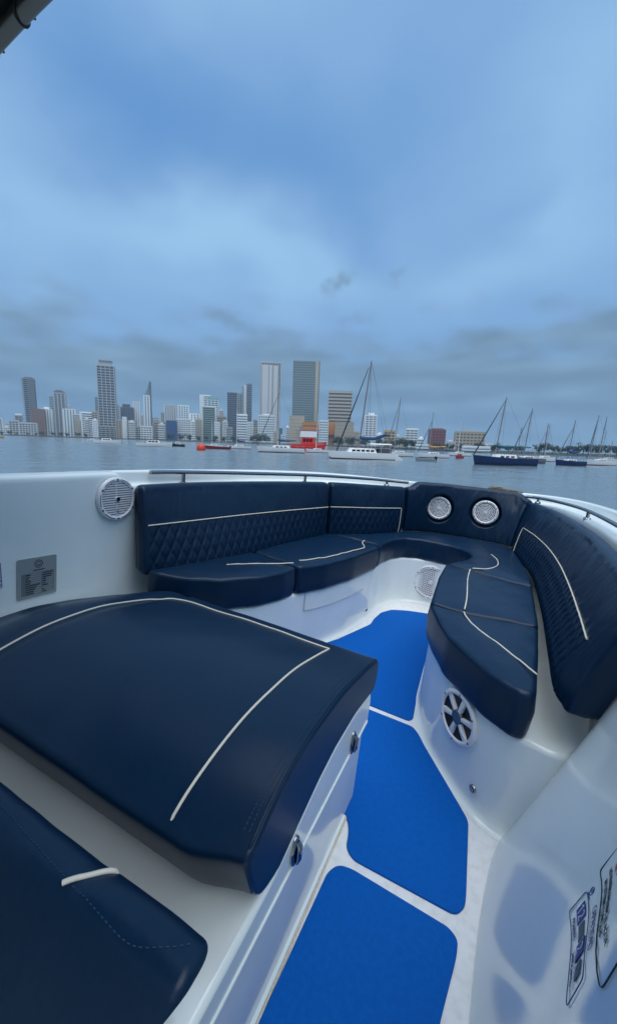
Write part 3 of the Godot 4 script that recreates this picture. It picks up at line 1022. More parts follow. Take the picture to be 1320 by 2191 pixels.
	for q in [["NO ARROJAR BASURAS AL AGUA", 0.160, 0.0355, 0.0165], ["NO LITTERING A OUR SEAS", 0.150, 0.0160, 0.0150]]:
		stick(text_mesh(q[0], q[3]), "lettering", M.ink, lab2, lo + Vector3(q[1], q[2], 0.0012))
	mb = MB.new()
	mb.lathe([Vector2(0.062, 0.0), Vector2(0.061, 0.0012), Vector2(0.051, 0.0012), Vector2(0.050, 0.0)], Transform3D(Basis.IDENTITY, Vector3(0.075, 0.112, 0)), 40)
	mb.obox(Transform3D(Basis(Vector3.BACK, -0.78), Vector3(0.075, 0.112, 0.0006)), Vector3(0.106, 0.011, 0.0013))
	stick(mb.build(), "prohibition_ring", M.ink_red, lab2, lo)
	# sun top over the helm: tube frame, laced black canvas, four posts
	var top := holder("sun_top", boat)
	var arch := func(r: float, f: float, lift := 0.0) -> Vector3: return L(r, 2.300 - 0.148 * (r + 0.53) * (r + 0.53) + lift, f)
	for f in [0.76, 0.52, -0.5, -1.7]:
		var fr := []
		for k in 41:
			fr.append(arch.call(lerpf(-1.78, -0.10, k / 40.0), f))
		mb = MB.new()
		mb.tube(fr, 0.020 if f > 0.7 else 0.016, 16)
		part(mb, "bow_tube", M.frame, top)
	for r in [-1.78, -0.10]:
		mb = MB.new()
		mb.tube([arch.call(r, 0.76), arch.call(r, -1.7)], 0.020, 12)
		part(mb, "side_tube", M.frame, top)
	var under := []
	var over := []
	for i in 31:
		var r := lerpf(-1.78, -0.10, i / 30.0)
		var ru := PackedVector3Array()
		var ro := PackedVector3Array()
		for j in 21:
			var f := lerpf(0.752, -1.70, j / 20.0)
			ru.push_back(arch.call(r, f, 0.0205)); ro.push_back(arch.call(r, f, 0.026))
		under.append(ru); over.append(ro)
	mb = MB.new()
	mb.grid(under)
	mb.grid(over)
	part(mb, "canvas", M.canvas, top)
	for k in 9:      # lacing round the front tube
		var r := -1.315 + (k - 1) * 0.145
		var cc: Vector3 = arch.call(r, 0.76)
		mb = MB.new()
		var lp := []
		for j in 19:
			var a := TAU * j / 18.0
			lp.append(cc + L(0.012 * cos(a * 0.5), sin(a) * 0.0225, cos(a) * 0.0225))
		mb.tube(lp, 0.004, 6, false)
		mb.tube([cc + L(0, 0.012, -0.022), cc + L(0.02, 0.012, -0.05), cc + L(0.03, 0.012, -0.085)], 0.004, 6)
		part(mb, "lacing", M.black, top)
		mb = MB.new()
		mb.lathe([Vector2(0.008, 0.0), Vector2(0.0105, 0.004), Vector2(0.015, 0.0)], frame_at(cc + L(0.032, 0.0190, -0.09), Vector3.DOWN, Vector3.RIGHT), 14)
		part(mb, "eyelet", M.chrome, top)
	for q in [[-1.76, 0.1, -1.61, 0.0], [-0.12, -0.47, -0.34, -0.45], [-1.76, -1.5, -1.61, -1.5], [-0.12, -1.5, -0.34, -1.5]]:
		mb = MB.new()
		mb.tube([arch.call(q[0], q[1]), L(q[2], 0.94, q[3])], 0.022, 12)
		part(mb, "post", M.frame, top)
	# rope left in a heap on the bow gunwale
	var rope := thing("mooring_rope", "small heap of brown mooring rope on the bow gunwale behind the speakers", "rope", BT)
	mb = MB.new()
	var rl := []
	for k in 90:
		var a := k * 0.42
		rl.append(L(0.015 + cos(a) * (0.075 - k * 0.0004) + wob.get_noise_1d(k * 0.5) * 0.03, 0.934 + k * 0.00022 + wob.get_noise_1d(k * 0.9 + 40.0) * 0.006, 3.80 + sin(a) * 0.035))
	mb.tube(rl, 0.0065, 7)
	part(mb, "coil", M.rope, rope)
	mb = MB.new()
	mb.tube(catmull([L(0.07, 0.945, 3.79), L(0.12, 0.940, 3.82), L(0.17, 0.938, 3.80), L(0.21, 0.937, 3.83)], 6), 0.0085, 7)
	part(mb, "loose_end", M.rope, rope)

# ---------------------------------------------------------------- upholstery
# a backrest between a bottom and a top line; d.quilt = [u from, u to, fraction of height]
func backrest(o: Node3D, bot: Array, top: Array, thick: float, opt: Dictionary) -> void:
	var nb := 14
	var cb := catmull(bot, nb)
	var ct := catmull(top, nb)
	var len := 0.0
	for i in cb.size() - 1:
		len += (cb[i] as Vector3).distance_to(cb[i + 1])
	var step: float = opt.get("step", 0.008)
	var nu := int(len / step)
	var eb := even(cb, len / nu)
	var et := []
	# the same share of the length on the top line
	var tl := even(ct, 0.004)
	for i in eb.size():
		var t := float(i) / (eb.size() - 1) * (tl.size() - 1)
		var k := mini(int(t), tl.size() - 2)
		et.append((tl[k] as Vector3).lerp(tl[k + 1], t - k))
	var sgn: float = opt.get("side", 1.0)
	var rows := []
	var nv := int(0.40 / 0.0085)
	var quilt: Array = opt.get("quilt", [])
	var holes: Array = opt.get("holes", [])
	var rr := 0.026
	var s := 0.0
	var pipe := []
	var n_all := eb.size()
	for i in n_all:
		if i > 0: s += (eb[i] as Vector3).distance_to(eb[i - 1])
		var tb: Vector3 = (eb[mini(i + 1, n_all - 1)] - eb[maxi(i - 1, 0)])
		tb.y = 0.0
		tb = tb.normalized()
		var out := Vector3(tb.z, 0, -tb.x) * sgn      # away from the cockpit
		var e0 := clampf(s / rr, 0.0, 1.0)
		var e1 := clampf((len - s) / rr, 0.0, 1.0)
		var d := 1.0
		if not opt.get("open_start", false): d = minf(d, sqrt(1.0 - (1.0 - e0) * (1.0 - e0)))
		if not opt.get("open_end", false): d = minf(d, sqrt(1.0 - (1.0 - e1) * (1.0 - e1)))
		var pull := rr * (1.0 - d)
		var b: Vector3 = eb[i] + out * pull + Vector3(0, pull * 0.7, 0)
		var t: Vector3 = et[i] + out * pull - Vector3(0, pull * 0.7, 0)
		var u := float(i) / (n_all - 1)
		var row := PackedVector3Array()
		var th := thick - pull
		var rt := minf(0.024, th * 0.45)
		for j in nv + 1:
			var w := float(j) / nv
			var p := b.lerp(t - Vector3(0, rt, 0), w)
			var bulge := 0.016 * pow(sin(PI * clampf(w, 0.02, 0.98)), 0.6) * d
			if quilt.size() and u >= quilt[0] and u <= quilt[1] and w < quilt[2]:
				var y := p.y
				var a: float = s / opt.get("dw", 0.057) + y / opt.get("dh", 0.108)
				var c: float = s / opt.get("dw", 0.057) - y / opt.get("dh", 0.108)
				var da := 1.0 - absf(2.0 * (a - floor(a)) - 1.0)
				var dc := 1.0 - absf(2.0 * (c - floor(c)) - 1.0)
				var edge := minf(minf((u - quilt[0]), (quilt[1] - u)) * len / 0.02, minf((quilt[2] - w) * 0.4 / 0.02, w * 0.4 / 0.035))
				bulge += (opt.get("puff", 0.0082) * pow(minf(minf(da, dc), 0.5) * 2.0, 0.45) - 0.006) * clampf(edge, 0.0, 1.0)
			else:
				bulge += wob.get_noise_3d(p.x * 6.0, p.y * 3.0, p.z * 6.0) * 0.005 + (absf(wob.get_noise_2d(s * 14.0, p.y * 3.0 + 9.0)) - 0.2) * opt.get("wrinkle", 0.004)
			for h in holes:
				var q: float = p.distance_to(h[0])
				if q < h[1]:
					bulge -= h[2] * smoothstep(h[1], h[1] - 0.012, q)
			row.push_back(p - out * bulge)
		var c2 := t - Vector3(0, rt, 0)
		for k in range(1, 5):
			var a := PI * 0.5 * k / 4.0
			row.push_back(c2 + out * (rt - rt * cos(a)) + Vector3(0, rt * sin(a), 0))
		for k in range(0, 4):
			var a := PI * 0.5 * k / 3.0
			row.push_back(c2 + out * (th - rt + rt * sin(a)) + Vector3(0, rt * cos(a), 0))
		row.push_back(b.lerp(t, 0.5) + out * th)
		row.push_back(b + out * th)
		row.push_back(b + out * th * 0.5 - Vector3(0, 0.004, 0))
		rows.append(row)
		if quilt.size():
			var kk := int(quilt[2] * nv)
			if u >= quilt[0] and u <= quilt[1]:
				if opt.get("pipe_end", false) and pipe.size() > 0 and i + 1 < n_all and float(i + 1) / (n_all - 1) > quilt[1]:
					pipe.append(row[kk] - out * 0.003)
					for q in range(kk - 2, 0, -3): pipe.append(row[q] - out * 0.003)
				elif opt.get("pipe_start", false) and pipe.is_empty():
					for q in range(2, kk - 2, 3): pipe.append(row[q] - out * 0.003)
					pipe.append(row[kk] - out * 0.003)
				else:
					pipe.append(row[kk] - out * 0.003)
	var mb := MB.new()
	mb.grid(rows, true)
	var ax: Vector3 = (eb[0] - eb[1]).normalized()
	mb.cap(rows[0], ax)
	mb.cap(rows[n_all - 1], (eb[n_all - 1] - eb[n_all - 2]).normalized())
	part(mb, "quilted_cover" if quilt.size() else "cover", M.vinyl, o)
	if pipe.size() > 3:
		mb = MB.new()
		mb.tube(even(pipe, 0.012), 0.0031, 6)
		part(mb, "piping", M.piping, o)
func LL(p: Array) -> Array:
	var out := []
	for q in p:
		out.append(L(q[0], q[1], q[2]))
	return out
func V2(p: Array) -> Array:
	var out := []
	for q in p:
		out.append(Vector2(q[0], q[1]))
	return out
func lounge_lift(r: float, f: float, h: float) -> float:
	var up := smoothstep(0.40, 0.52, h)
	return up * (smoothstep(-1.07, -1.11, r) * 0.008 - smoothstep(-1.12, -1.40, r) * 0.085 - smoothstep(-1.04, -1.07, r) * 0.008 + wob.get_noise_2d(r * 3.0, f * 3.0) * 0.004)
func bolster_lift(r: float, f: float, h: float) -> float:
	return smoothstep(0.42, 0.52, h) * (0.007 * smoothstep(-0.43, -0.40, r) + wob.get_noise_2d(r * 5.0, f * 5.0 + 30.0) * 0.005)
func make_cushions() -> void:
	var grp := "navy bow seating cushions"
	# ---- backrests
	var o := thing("backrest_cushion", "long quilted navy backrest on the port side beside the slatted speaker", "backrest", BT, grp)
	backrest(o, LL([[-1.412, 0.492, 1.284], [-1.292, 0.495, 1.582], [-1.212, 0.495, 2.0], [-1.078, 0.495, 2.692]]), LL([[-1.476, 0.900, 1.322], [-1.405, 0.902, 1.73], [-1.255, 0.900, 2.24], [-1.092, 0.896, 2.68]]), 0.075, {"side": 1.0, "quilt": [0.02, 0.995, 0.60]})
	o = thing("backrest_cushion", "short quilted navy backrest at the port bow, its white piping turned down at the end", "backrest", BT, grp)
	backrest(o, LL([[-1.074, 0.495, 2.705], [-0.955, 0.495, 2.845], [-0.838, 0.495, 2.985], [-0.65, 0.495, 3.325]]), LL([[-1.086, 0.896, 2.695], [-0.98, 0.893, 2.86], [-0.865, 0.889, 3.02], [-0.655, 0.884, 3.30]]), 0.075, {"side": 1.0, "quilt": [0.005, 0.93, 0.60], "pipe_end": true})
	o = thing("backrest_cushion", "plain navy backrest across the bow with two round speakers set in it", "backrest", BT, grp)
	backrest(o, LL([[-0.645, 0.515, 3.335], [-0.53, 0.515, 3.455], [-0.409, 0.515, 3.531], [-0.145, 0.515, 3.573], [0.10, 0.515, 3.555], [0.182, 0.515, 3.505]]), LL([[-0.650, 0.884, 3.31], [-0.615, 0.887, 3.345], [-0.585, 0.915, 3.385], [-0.555, 0.932, 3.42], [-0.40, 0.937, 3.53], [-0.2, 0.937, 3.61], [0.0, 0.937, 3.655], [0.13, 0.937, 3.675], [0.185, 0.928, 3.665], [0.215, 0.900, 3.645], [0.245, 0.882, 3.61]]), 0.075,
		{"side": 1.0, "wrinkle": 0.006, "holes": [[L(-0.409, 0.725, 3.531), 0.124, 0.046], [L(-0.045, 0.742, 3.607), 0.126, 0.046]]})
	o = thing("backrest_cushion", "tall curved quilted navy backrest on the starboard side under the rail", "backrest", BT, grp)
	backrest(o, LL([[0.190, 0.495, 3.495], [0.25, 0.495, 3.10], [0.297, 0.495, 2.728], [0.299, 0.495, 2.131], [0.284, 0.495, 1.651], [0.276, 0.498, 1.40], [0.300, 0.505, 1.255]]), LL([[0.255, 0.882, 3.60], [0.335, 0.876, 3.36], [0.385, 0.872, 3.20], [0.428, 0.870, 2.816], [0.449, 0.870, 2.419], [0.442, 0.870, 2.05], [0.425, 0.870, 1.715], [0.40, 0.870, 1.40], [0.372, 0.868, 1.21]]), 0.070,
		{"side": 1.0, "quilt": [0.05, 0.93, 0.56], "pipe_start": true, "wrinkle": 0.006, "dw": 0.060, "dh": 0.118, "puff": 0.0105})
	# ---- seats: outline, label, piping lines
	var seats := [
		[[[-1.395, 1.300], [-1.343, 1.294], [-1.19, 1.341], [-1.058, 1.443], [-0.947, 1.592], [-0.894, 1.73], [-0.881, 1.838], [-1.02, 1.868], [-1.215, 1.905], [-1.30, 1.60]], "rounded navy seat cushion at the aft end of the port bench", [[[-1.162, 1.597], [-1.07, 1.69], [-0.975, 1.79], [-0.915, 1.86]]]],
		[[[-0.869, 1.850], [-0.782, 2.02], [-0.707, 2.288], [-0.648, 2.635], [-0.70, 2.672], [-0.85, 2.70], [-1.055, 2.725], [-1.085, 2.68], [-1.205, 2.0], [-1.208, 1.917], [-1.01, 1.880]], "straight navy seat cushion in the middle of the port bench", [[[-0.911, 1.921], [-0.819, 2.105], [-0.725, 2.431], [-0.718, 2.50], [-0.765, 2.60], [-0.775, 2.68]]]],
		[[[-0.652, 2.652], [-0.651, 2.814], [-0.62, 2.96], [-0.556, 3.073], [-0.46, 3.125], [-0.352, 3.137], [-0.24, 3.12], [-0.159, 3.085], [-0.10, 3.02], [-0.075, 2.944], [-0.078, 2.86], [-0.105, 2.76], [-0.19, 2.592], [-0.062, 2.545], [0.279, 2.478], [0.282, 2.62], [0.258, 2.95], [0.196, 3.43], [0.10, 3.535], [-0.145, 3.555], [-0.40, 3.512], [-0.63, 3.315], [-0.82, 2.965], [-1.04, 2.735], [-0.80, 2.705], [-0.70, 2.690]], "U shaped navy seat cushion in the bow below the two speakers", [[[0.049, 3.030], [0.085, 2.93], [0.096, 2.823], [0.084, 2.711], [0.03, 2.60], [-0.045, 2.548]]]],
		[[[-0.199, 2.570], [-0.062, 2.528], [0.277, 2.462], [0.276, 2.40], [0.266, 1.880], [-0.03, 1.818], [-0.181, 1.835], [-0.203, 2.28]], "square navy seat cushion forward on the starboard bench", [[[-0.056, 2.515], [-0.054, 2.297], [-0.036, 2.0], [-0.033, 1.83]]]],
		[[[-0.180, 1.818], [-0.03, 1.801], [0.263, 1.863], [0.243, 1.583], [0.220, 1.322], [0.207, 1.288], [0.170, 1.280], [0.129, 1.305], [0.073, 1.352], [0.009, 1.430], [-0.064, 1.520], [-0.128, 1.669]], "tapered navy seat cushion at the near end of the starboard bench", [[[-0.033, 1.79], [-0.018, 1.735], [0.028, 1.651], [0.129, 1.529], [0.222, 1.410]]]]]
	for s in seats:
		o = thing("seat_cushion", s[1], "cushion", BT, grp)
		put(cushion_mesh(V2(s[0]), 0.356, 0.518, 0.019, 0.010, 0.026, 0.006), "cover", M.vinyl, o)
		for l in s[2]:
			var pts := []
			for q in even(catmull(V2(l), 8), 0.02):
				pts.append(L(q.x, 0.5268 + wob.get_noise_3d(q.x * 9, 0.518 * 5, q.y * 9) * 0.0036, q.y))
			var mb := MB.new()
			mb.tube(pts, 0.0032, 6)
			part(mb, "piping", M.piping, o)
	# ---- lounge cushion on the console
	o = thing("lounge_cushion", "large domed navy lounge cushion with white piping on the white console box", "cushion", BT)
	var prof := []
	for q in catmull([[0.545, 0.384], [0.505, 0.392], [0.474, 0.404], [0.455, 0.426], [0.438, 0.465], [0.424, 0.512], [0.430, 0.530], [0.446, 0.541], [0.485, 0.562], [0.55, 0.583], [0.64, 0.600], [0.755, 0.602], [0.88, 0.588], [1.05, 0.553], [1.17, 0.523], [1.215, 0.507], [1.234, 0.485], [1.238, 0.455], [1.230, 0.42], [1.205, 0.403]], 4):
		prof.append(Vector2(q[0], q[1]))
	for q in [[1.12, 0.4255], [1.0, 0.441], [0.857, 0.445], [0.76, 0.433], [0.66, 0.405], [0.580, 0.381]]:
		prof.append(Vector2(q[0], q[1]))
	var mb := swept(prof, -1.40, -0.250, 0.011, lounge_lift, 0.02)
	for i in mb.v.size():      # the near right corner is rounded off in plan
		var q := mb.v[i]
		q.z -= 0.034 * smoothstep(-0.36, -0.25, q.x) * smoothstep(0.62, 0.43, -q.z)
		mb.v[i] = q
	part(mb, "cover", M.vinyl, o)
	var topf := func(f: float) -> float:
		for i in prof.size() - 1:
			if prof[i].x <= f and prof[i + 1].x >= f and prof[i].y > 0.5:
				return lerpf(prof[i].y, prof[i + 1].y, (f - prof[i].x) / maxf(1e-6, prof[i + 1].x - prof[i].x))
		return 0.5
	var lines := [[], []]
	for k in 40:
		var f := lerpf(1.135, 0.445, k / 39.0)
		lines[0].append(L(-0.398, topf.call(f) + lounge_lift(-0.398, f, 0.55) + 0.0015, f))
	lines[0].append(L(-0.398, 0.515, 0.4275))
	var turn := [Vector2(-1.085, 0.445), Vector2(-1.085, 0.75), Vector2(-1.085, 0.98), Vector2(-1.06, 1.07), Vector2(-0.985, 1.120), Vector2(-0.85, 1.134), Vector2(-0.62, 1.138), Vector2(-0.398, 1.135)]
	for q in even(catmull(turn, 10), 0.018):
		lines[1].append(L(q.x, topf.call(q.y) + lounge_lift(q.x, q.y, 0.55) + 0.0015, q.y))
	for l in lines:
		mb = MB.new()
		mb.tube(l, 0.0031, 6)
		part(mb, "piping", M.piping, o)
	mb = MB.new()
	var welt := []
	for k2 in 44:
		var f := lerpf(1.215, 0.440, k2 / 43.0)
		welt.append(L(-0.2595, topf.call(f) + lounge_lift(-0.2595, f, 0.55) - 0.0015, f))
	welt.append(L(-0.258, 0.512, 0.426)); welt.append(L(-0.257, 0.465, 0.4405)); welt.append(L(-0.257, 0.428, 0.4565))
	for i in welt.size():
		welt[i].z -= 0.034 * smoothstep(-0.36, -0.25, welt[i].x) * smoothstep(0.62, 0.43, -welt[i].z)
	mb.tube(welt, 0.0034, 6)
	part(mb, "welt", M.vinyl, o)
	# seam with stitches along the right edge
	mb = MB.new()
	for k in 96:
		var f := lerpf(1.20, 0.46, k / 95.0)
		for e in [-0.279, -0.270]:
			var h: float = topf.call(f) + lounge_lift(e, f, 0.55)
			var h2: float = topf.call(f - 0.004) + lounge_lift(e, f - 0.004, 0.55)
			mb.tube([L(e, h, f), L(e, h2, f - 0.0045)], 0.0009, 4)
	for i in mb.v.size():
		var q := mb.v[i]
		q.z -= 0.034 * smoothstep(-0.36, -0.25, q.x) * smoothstep(0.62, 0.43, -q.z)
		q.y += 0.0006
		mb.v[i] = q
	tag(part(mb, "stitching", M.thread, o), "", "", "", "stuff")
	# ---- bolster behind it, nearest the camera
	o = thing("bolster_cushion", "dark navy bolster cushion with a short white piping in the bottom left corner", "cushion", BT)
	prof = []
	for q in catmull([[0.352, 0.362], [0.356, 0.42], [0.352, 0.49], [0.344, 0.528], [0.328, 0.546], [0.305, 0.553], [0.287, 0.553], [0.275, 0.546], [0.262, 0.530], [0.215, 0.455], [0.170, 0.385], [0.158, 0.362]], 5):
		prof.append(Vector2(q[0], q[1]))
	mb = swept(prof, -1.30, -0.222, 0.016, bolster_lift, 0.02)
	for i in mb.v.size():      # its end face leans in towards the foot
		var q := mb.v[i]
		q.x -= clampf(0.548 - q.y, 0.0, 0.2) * 0.55 * smoothstep(-0.62, -0.24, q.x)
		mb.v[i] = q
	part(mb, "cover", M.vinyl, o)
	var bt := func(f: float) -> float:
		for i in prof.size() - 1:
			if prof[i].x >= f and prof[i + 1].x <= f and prof[i].y > 0.44:
				return lerpf(prof[i].y, prof[i + 1].y, (prof[i].x - f) / maxf(1e-6, prof[i].x - prof[i + 1].x))
		return 0.55
	mb = MB.new()
	var pl := []
	for k in 14:
		var t := k / 13.0
		var r := lerpf(-0.447, -0.402, t)
		var f := lerpf(0.284, 0.340, t)
		pl.append(L(r, (bt.call(f) if t < 0.999 else 0.522) + bolster_lift(r, f, 0.55) + 0.002, f))
	mb.tube(pl, 0.0038, 8)
	part(mb, "piping", M.piping, o)
	mb = MB.new()
	var path := catmull(V2([[-0.95, 0.318], [-0.659, 0.309], [-0.55, 0.300], [-0.451, 0.291], [-0.38, 0.284], [-0.326, 0.281], [-0.296, 0.286], [-0.262, 0.305], [-0.245, 0.322]]), 8)
	var ev := even(path, 0.0042)
	for i in range(0, ev.size() - 1, 2):
		var a: Vector2 = ev[i]
		var b: Vector2 = ev[i + 1]
		mb.tube([L(a.x, bt.call(a.y) + bolster_lift(a.x, a.y, 0.55) + 0.0006, a.y), L(b.x, bt.call(b.y) + bolster_lift(b.x, b.y, 0.55) + 0.0006, b.y)], 0.0009, 4)
	tag(part(mb, "stitching", M.thread, o), "", "", "", "stuff")

# ---------------------------------------------------------------- skyline
# a tower: glazed core, a band at every floor, upright piers, roof and plant room
func building(nm: String, label: String, x: float, z: float, w: float, h: float, o: Dictionary) -> Node3D:
	var d: float = o.get("d", clampf(w * 0.8, 9.0, 26.0))
	var turn: float = atan2(x, -z) * -0.75 + o.get("turn", 0.0)
	var b := thing(nm, label, o.get("category", "building"), Transform3D(Basis(Vector3.UP, turn), Vector3(x, 0.6, z - d * 0.5)), "city buildings across the bay")
	var wall: Material = o.wall
	var glass: Material = o.get("glass", paint(0.20, 0.26, 0.30, 0.25))
	var st: float = o.get("storey", 3.3)
	var hh := h - 0.6
	var n := maxi(2, int(round(hh / st)))
	st = hh / n
	var mb := MB.new()
	mb.box(Vector3(-w / 2 + 0.5, 0, -d / 2 + 0.5), Vector3(w / 2 - 0.5, hh - 0.05, d / 2 - 0.5))
	part(mb, "glazing", glass, b)
	var fr: float = o.get("band", 0.4)
	var out: float = o.get("out", 0.0)
	mb = MB.new()
	for i in n:
		var y := i * st
		mb.box(Vector3(-w / 2 + 0.2 - out * o.get("left", 0.0), y + st * (1.0 - fr), -d / 2 + 0.2), Vector3(w / 2 - 0.2, y + st, d / 2 - 0.2 + out))
	tag(part(mb, "floor_bands", o.get("band_mat", wall), b), "", "", "", "stuff")
	var np: int = o.get("piers", 0)
	if np > 0:
		mb = MB.new()
		var pw: float = o.get("pier_w", 0.9)
		var ht := hh * o.get("pier_top", 1.0) as float
		for i in np:
			var px := lerpf(-w / 2 + pw / 2, w / 2 - pw / 2, i / maxf(1.0, np - 1.0))
			mb.box(Vector3(px - pw / 2, 0, d / 2 - 0.6), Vector3(px + pw / 2, ht + 0.02, d / 2 + o.get("pier_out", 0.1)))
		var nd := maxi(2, int(np * d / w))
		for i in nd:
			var pz := lerpf(-d / 2 + pw / 2, d / 2 - pw / 2, i / maxf(1.0, nd - 1.0))
			for s in [-1.0, 1.0]:
				mb.box(Vector3(s * (w / 2 - 0.3) - 0.3, 0, pz - pw / 2), Vector3(s * (w / 2 - 0.3) + 0.3, ht - 0.03, pz + pw / 2 - 0.02))
		tag(part(mb, "piers", o.get("pier_mat", wall), b), "", "", "", "stuff")
	for q in o.get("shafts", []):      # blind wall strips: [from, to across the front 0..1]
		mb = MB.new()
		mb.box(Vector3(lerpf(-w / 2, w / 2, q[0]), 0, -d / 2 + 0.1), Vector3(lerpf(-w / 2, w / 2, q[1]), hh + q[2], d / 2 + 0.35))
		part(mb, "blind_wall", q[3] if q.size() > 3 else wall, b)
	mb = MB.new()
	mb.box(Vector3(-w / 2 + 0.1, hh - 0.04, -d / 2 + 0.1), Vector3(w / 2 - 0.1, hh + 0.9, d / 2 + 0.05))
	part(mb, "roof", o.get("roof", wall), b)
	if o.get("plant", 0.0) > 0.0:
		mb = MB.new()
		var pw2: float = w * o.get("plant_w", 0.45)
		mb.box(Vector3(-pw2 / 2, hh + 0.8, -d * 0.25), Vector3(pw2 / 2, hh + 0.9 + o.plant, d * 0.25))
		part(mb, "plant_room", o.get("plant_mat", wall), b)
	return b
func make_skyline() -> void:
	var white := paint(0.92, 0.93, 0.92)
	var pale := paint(0.82, 0.82, 0.80)
	var grey := paint(0.68, 0.68, 0.66)
	var beige := paint(0.74, 0.68, 0.58)
	var sand := paint(0.66, 0.60, 0.51)
	var dark := paint(0.42, 0.41, 0.41)
	var brown := paint(0.56, 0.44, 0.37)
	var brick := paint(0.55, 0.33, 0.30)
	var orange := paint(0.80, 0.52, 0.16)
	var green := paint(0.48, 0.70, 0.60)
	var gl_teal := paint(0.36, 0.50, 0.54, 0.25)
	var gl_dark := paint(0.28, 0.31, 0.34, 0.25)
	var gl_blue := paint(0.22, 0.36, 0.56, 0.25)
	var gl_grey := paint(0.48, 0.53, 0.55, 0.3)
	var apt := "apartment_tower"
	# left group
	building(apt, "white block cut off by the left edge of the skyline", -494.9, -640, 8.2, 26, {"wall": white, "piers": 3})
	building(apt, "low white house block leftmost on the open shore", -472.5, -640, 12.7, 23, {"wall": pale, "piers": 4})
	building(apt, "small tower with a white capped roof near the left edge", -492.5, -680, 10.3, 33, {"wall": grey, "glass": gl_dark, "piers": 3, "plant": 2.6, "plant_w": 0.9, "plant_mat": white})
	building(apt, "low grey white block below the dark tower with projecting slabs", -424.1, -600, 21.7, 19, {"wall": pale, "piers": 7})
	building(apt, "slender dark tower with projecting balcony slabs at far left", -527.2, -760, 17.5, 104, {"wall": dark, "glass": gl_dark, "band": 0.3, "out": 1.6, "left": 1.6, "band_mat": paint(0.62, 0.61, 0.60), "shafts": [[0.36, 1.0, -1.0, dark]], "storey": 3.6, "plant": 2.0, "plant_w": 0.7, "plant_mat": dark})
	building(apt, "squat brown brick block in front of the slender dark tower", -433.7, -640, 17.5, 42, {"wall": brown, "glass": paint(0.36, 0.25, 0.21), "band": 0.6, "piers": 6, "pier_w": 1.6})
	building(apt, "white and teal block beside the brown brick block", -432.6, -660, 15.2, 44, {"wall": white, "glass": gl_teal, "band": 0.35, "piers": 5, "pier_w": 1.5, "plant": 2.5})
	building(apt, "thin pale slab tower left of the round topped tower", -472.2, -740, 9.0, 72, {"wall": pale, "glass": gl_teal, "band": 0.3})
	var tb := building(apt, "grey tower with a rounded dark top in the left group", -447.2, -720, 18.4, 76, {"wall": grey, "glass": gl_dark, "band": 0.42, "piers": 4, "pier_w": 1.8, "pier_mat": pale, "out": 0.8})
	var mb := MB.new()
	var arcs := []
	for k in 9:
		var a := PI * k / 8.0
		arcs.append(PackedVector3Array([Vector3(cos(a) * 8.6, 75.9 + sin(a) * 4.6, 6.5), Vector3(cos(a) * 8.6, 75.9 + sin(a) * 4.6, -6.5)]))
	mb.grid(arcs)
	for zz in [6.5, -6.5]:
		var pp := PackedVector3Array()
		for k in 9: pp.push_back(Vector3(cos(PI * k / 8.0) * 8.6, 75.9 + sin(PI * k / 8.0) * 4.6, zz))
		mb.cap(pp, Vector3(0, 0, signf(zz)))
	part(mb, "rounded_top", dark, tb)
	building(apt, "white block with teal window strips right of the round topped tower", -389.8, -650, 18.2, 44, {"wall": white, "glass": gl_teal, "band": 0.22, "piers": 5, "pier_w": 2.0})
	building(apt, "grey beige mid block left of the tallest left tower", -370.7, -640, 13.0, 36, {"wall": pale, "piers": 5, "out": 0.5})
	building(apt, "white banded block two buildings left of the tallest left tower", -352.1, -630, 16.0, 39, {"wall": white, "band": 0.5, "out": 0.9, "shafts": [[0.0, 0.2, 0.0]]})
	building(apt, "narrow beige block touching the tallest left tower", -350.4, -650, 12.5, 41.6, {"wall": beige, "band": 0.5, "piers": 4})
	building(apt, "very thin teal tower peeping out behind the tallest left tower", -400.9, -760, 7.5, 74.7, {"wall": grey, "glass": gl_teal, "band": 0.35})
	var tc := building(apt, "tallest tower on the left, grey with a white balcony grid and crown", -344.4, -680, 26.1, 118, {"wall": grey, "glass": gl_dark, "band": 0.36, "out": 0.7, "band_mat": paint(0.66, 0.65, 0.64), "piers": 5, "pier_w": 0.8, "pier_mat": paint(0.74, 0.73, 0.72), "storey": 4.2, "pier_out": 0.9})
	mb = MB.new()
	mb.box(Vector3(-9.5, 118.2, -8), Vector3(9.5, 121.0, 9))
	mb.box(Vector3(-9.9, 125.0, -8.4), Vector3(9.9, 126.6, 9.4))
	for k in 7:
		mb.box(Vector3(-9.5 + k * 3.0, 121.0, 7.6), Vector3(-8.5 + k * 3.0, 125.0, 8.8))
	mb.box(Vector3(-8.6, 121.0, -7), Vector3(8.6, 125.0, 7.4))
	part(mb, "crown", grey, tc)
	building("podium_block", "wide low podium at the foot of the tallest left tower", -333.9, -655, 32.2, 19.9, {"wall": grey, "band": 0.45, "piers": 6, "out": 0.6})
	building(apt, "pale narrow tower just right of the tallest left tower", -373.8, -780, 10.9, 64, {"wall": pale, "glass": gl_teal, "band": 0.35, "piers": 3})
	building(apt, "dark grey stepped tower in the left middle distance", -367.5, -800, 26, 60.8, {"wall": dark, "glass": gl_dark, "band": 0.45, "piers": 6, "plant": 6.0, "plant_w": 0.5, "plant_mat": paint(0.36, 0.31, 0.31)})
	building(apt, "plain white slab tower left of the spire", -353.8, -820, 13.3, 73.9, {"wall": white, "glass": gl_grey, "band": 0.3, "piers": 4, "pier_w": 2.2})
	var sp := building(apt, "sail shaped white tower with a dark pointed spire", -283.6, -700, 10.4, 74, {"wall": white, "glass": gl_teal, "band": 0.3, "piers": 3, "pier_w": 1.8})
	mb = MB.new()
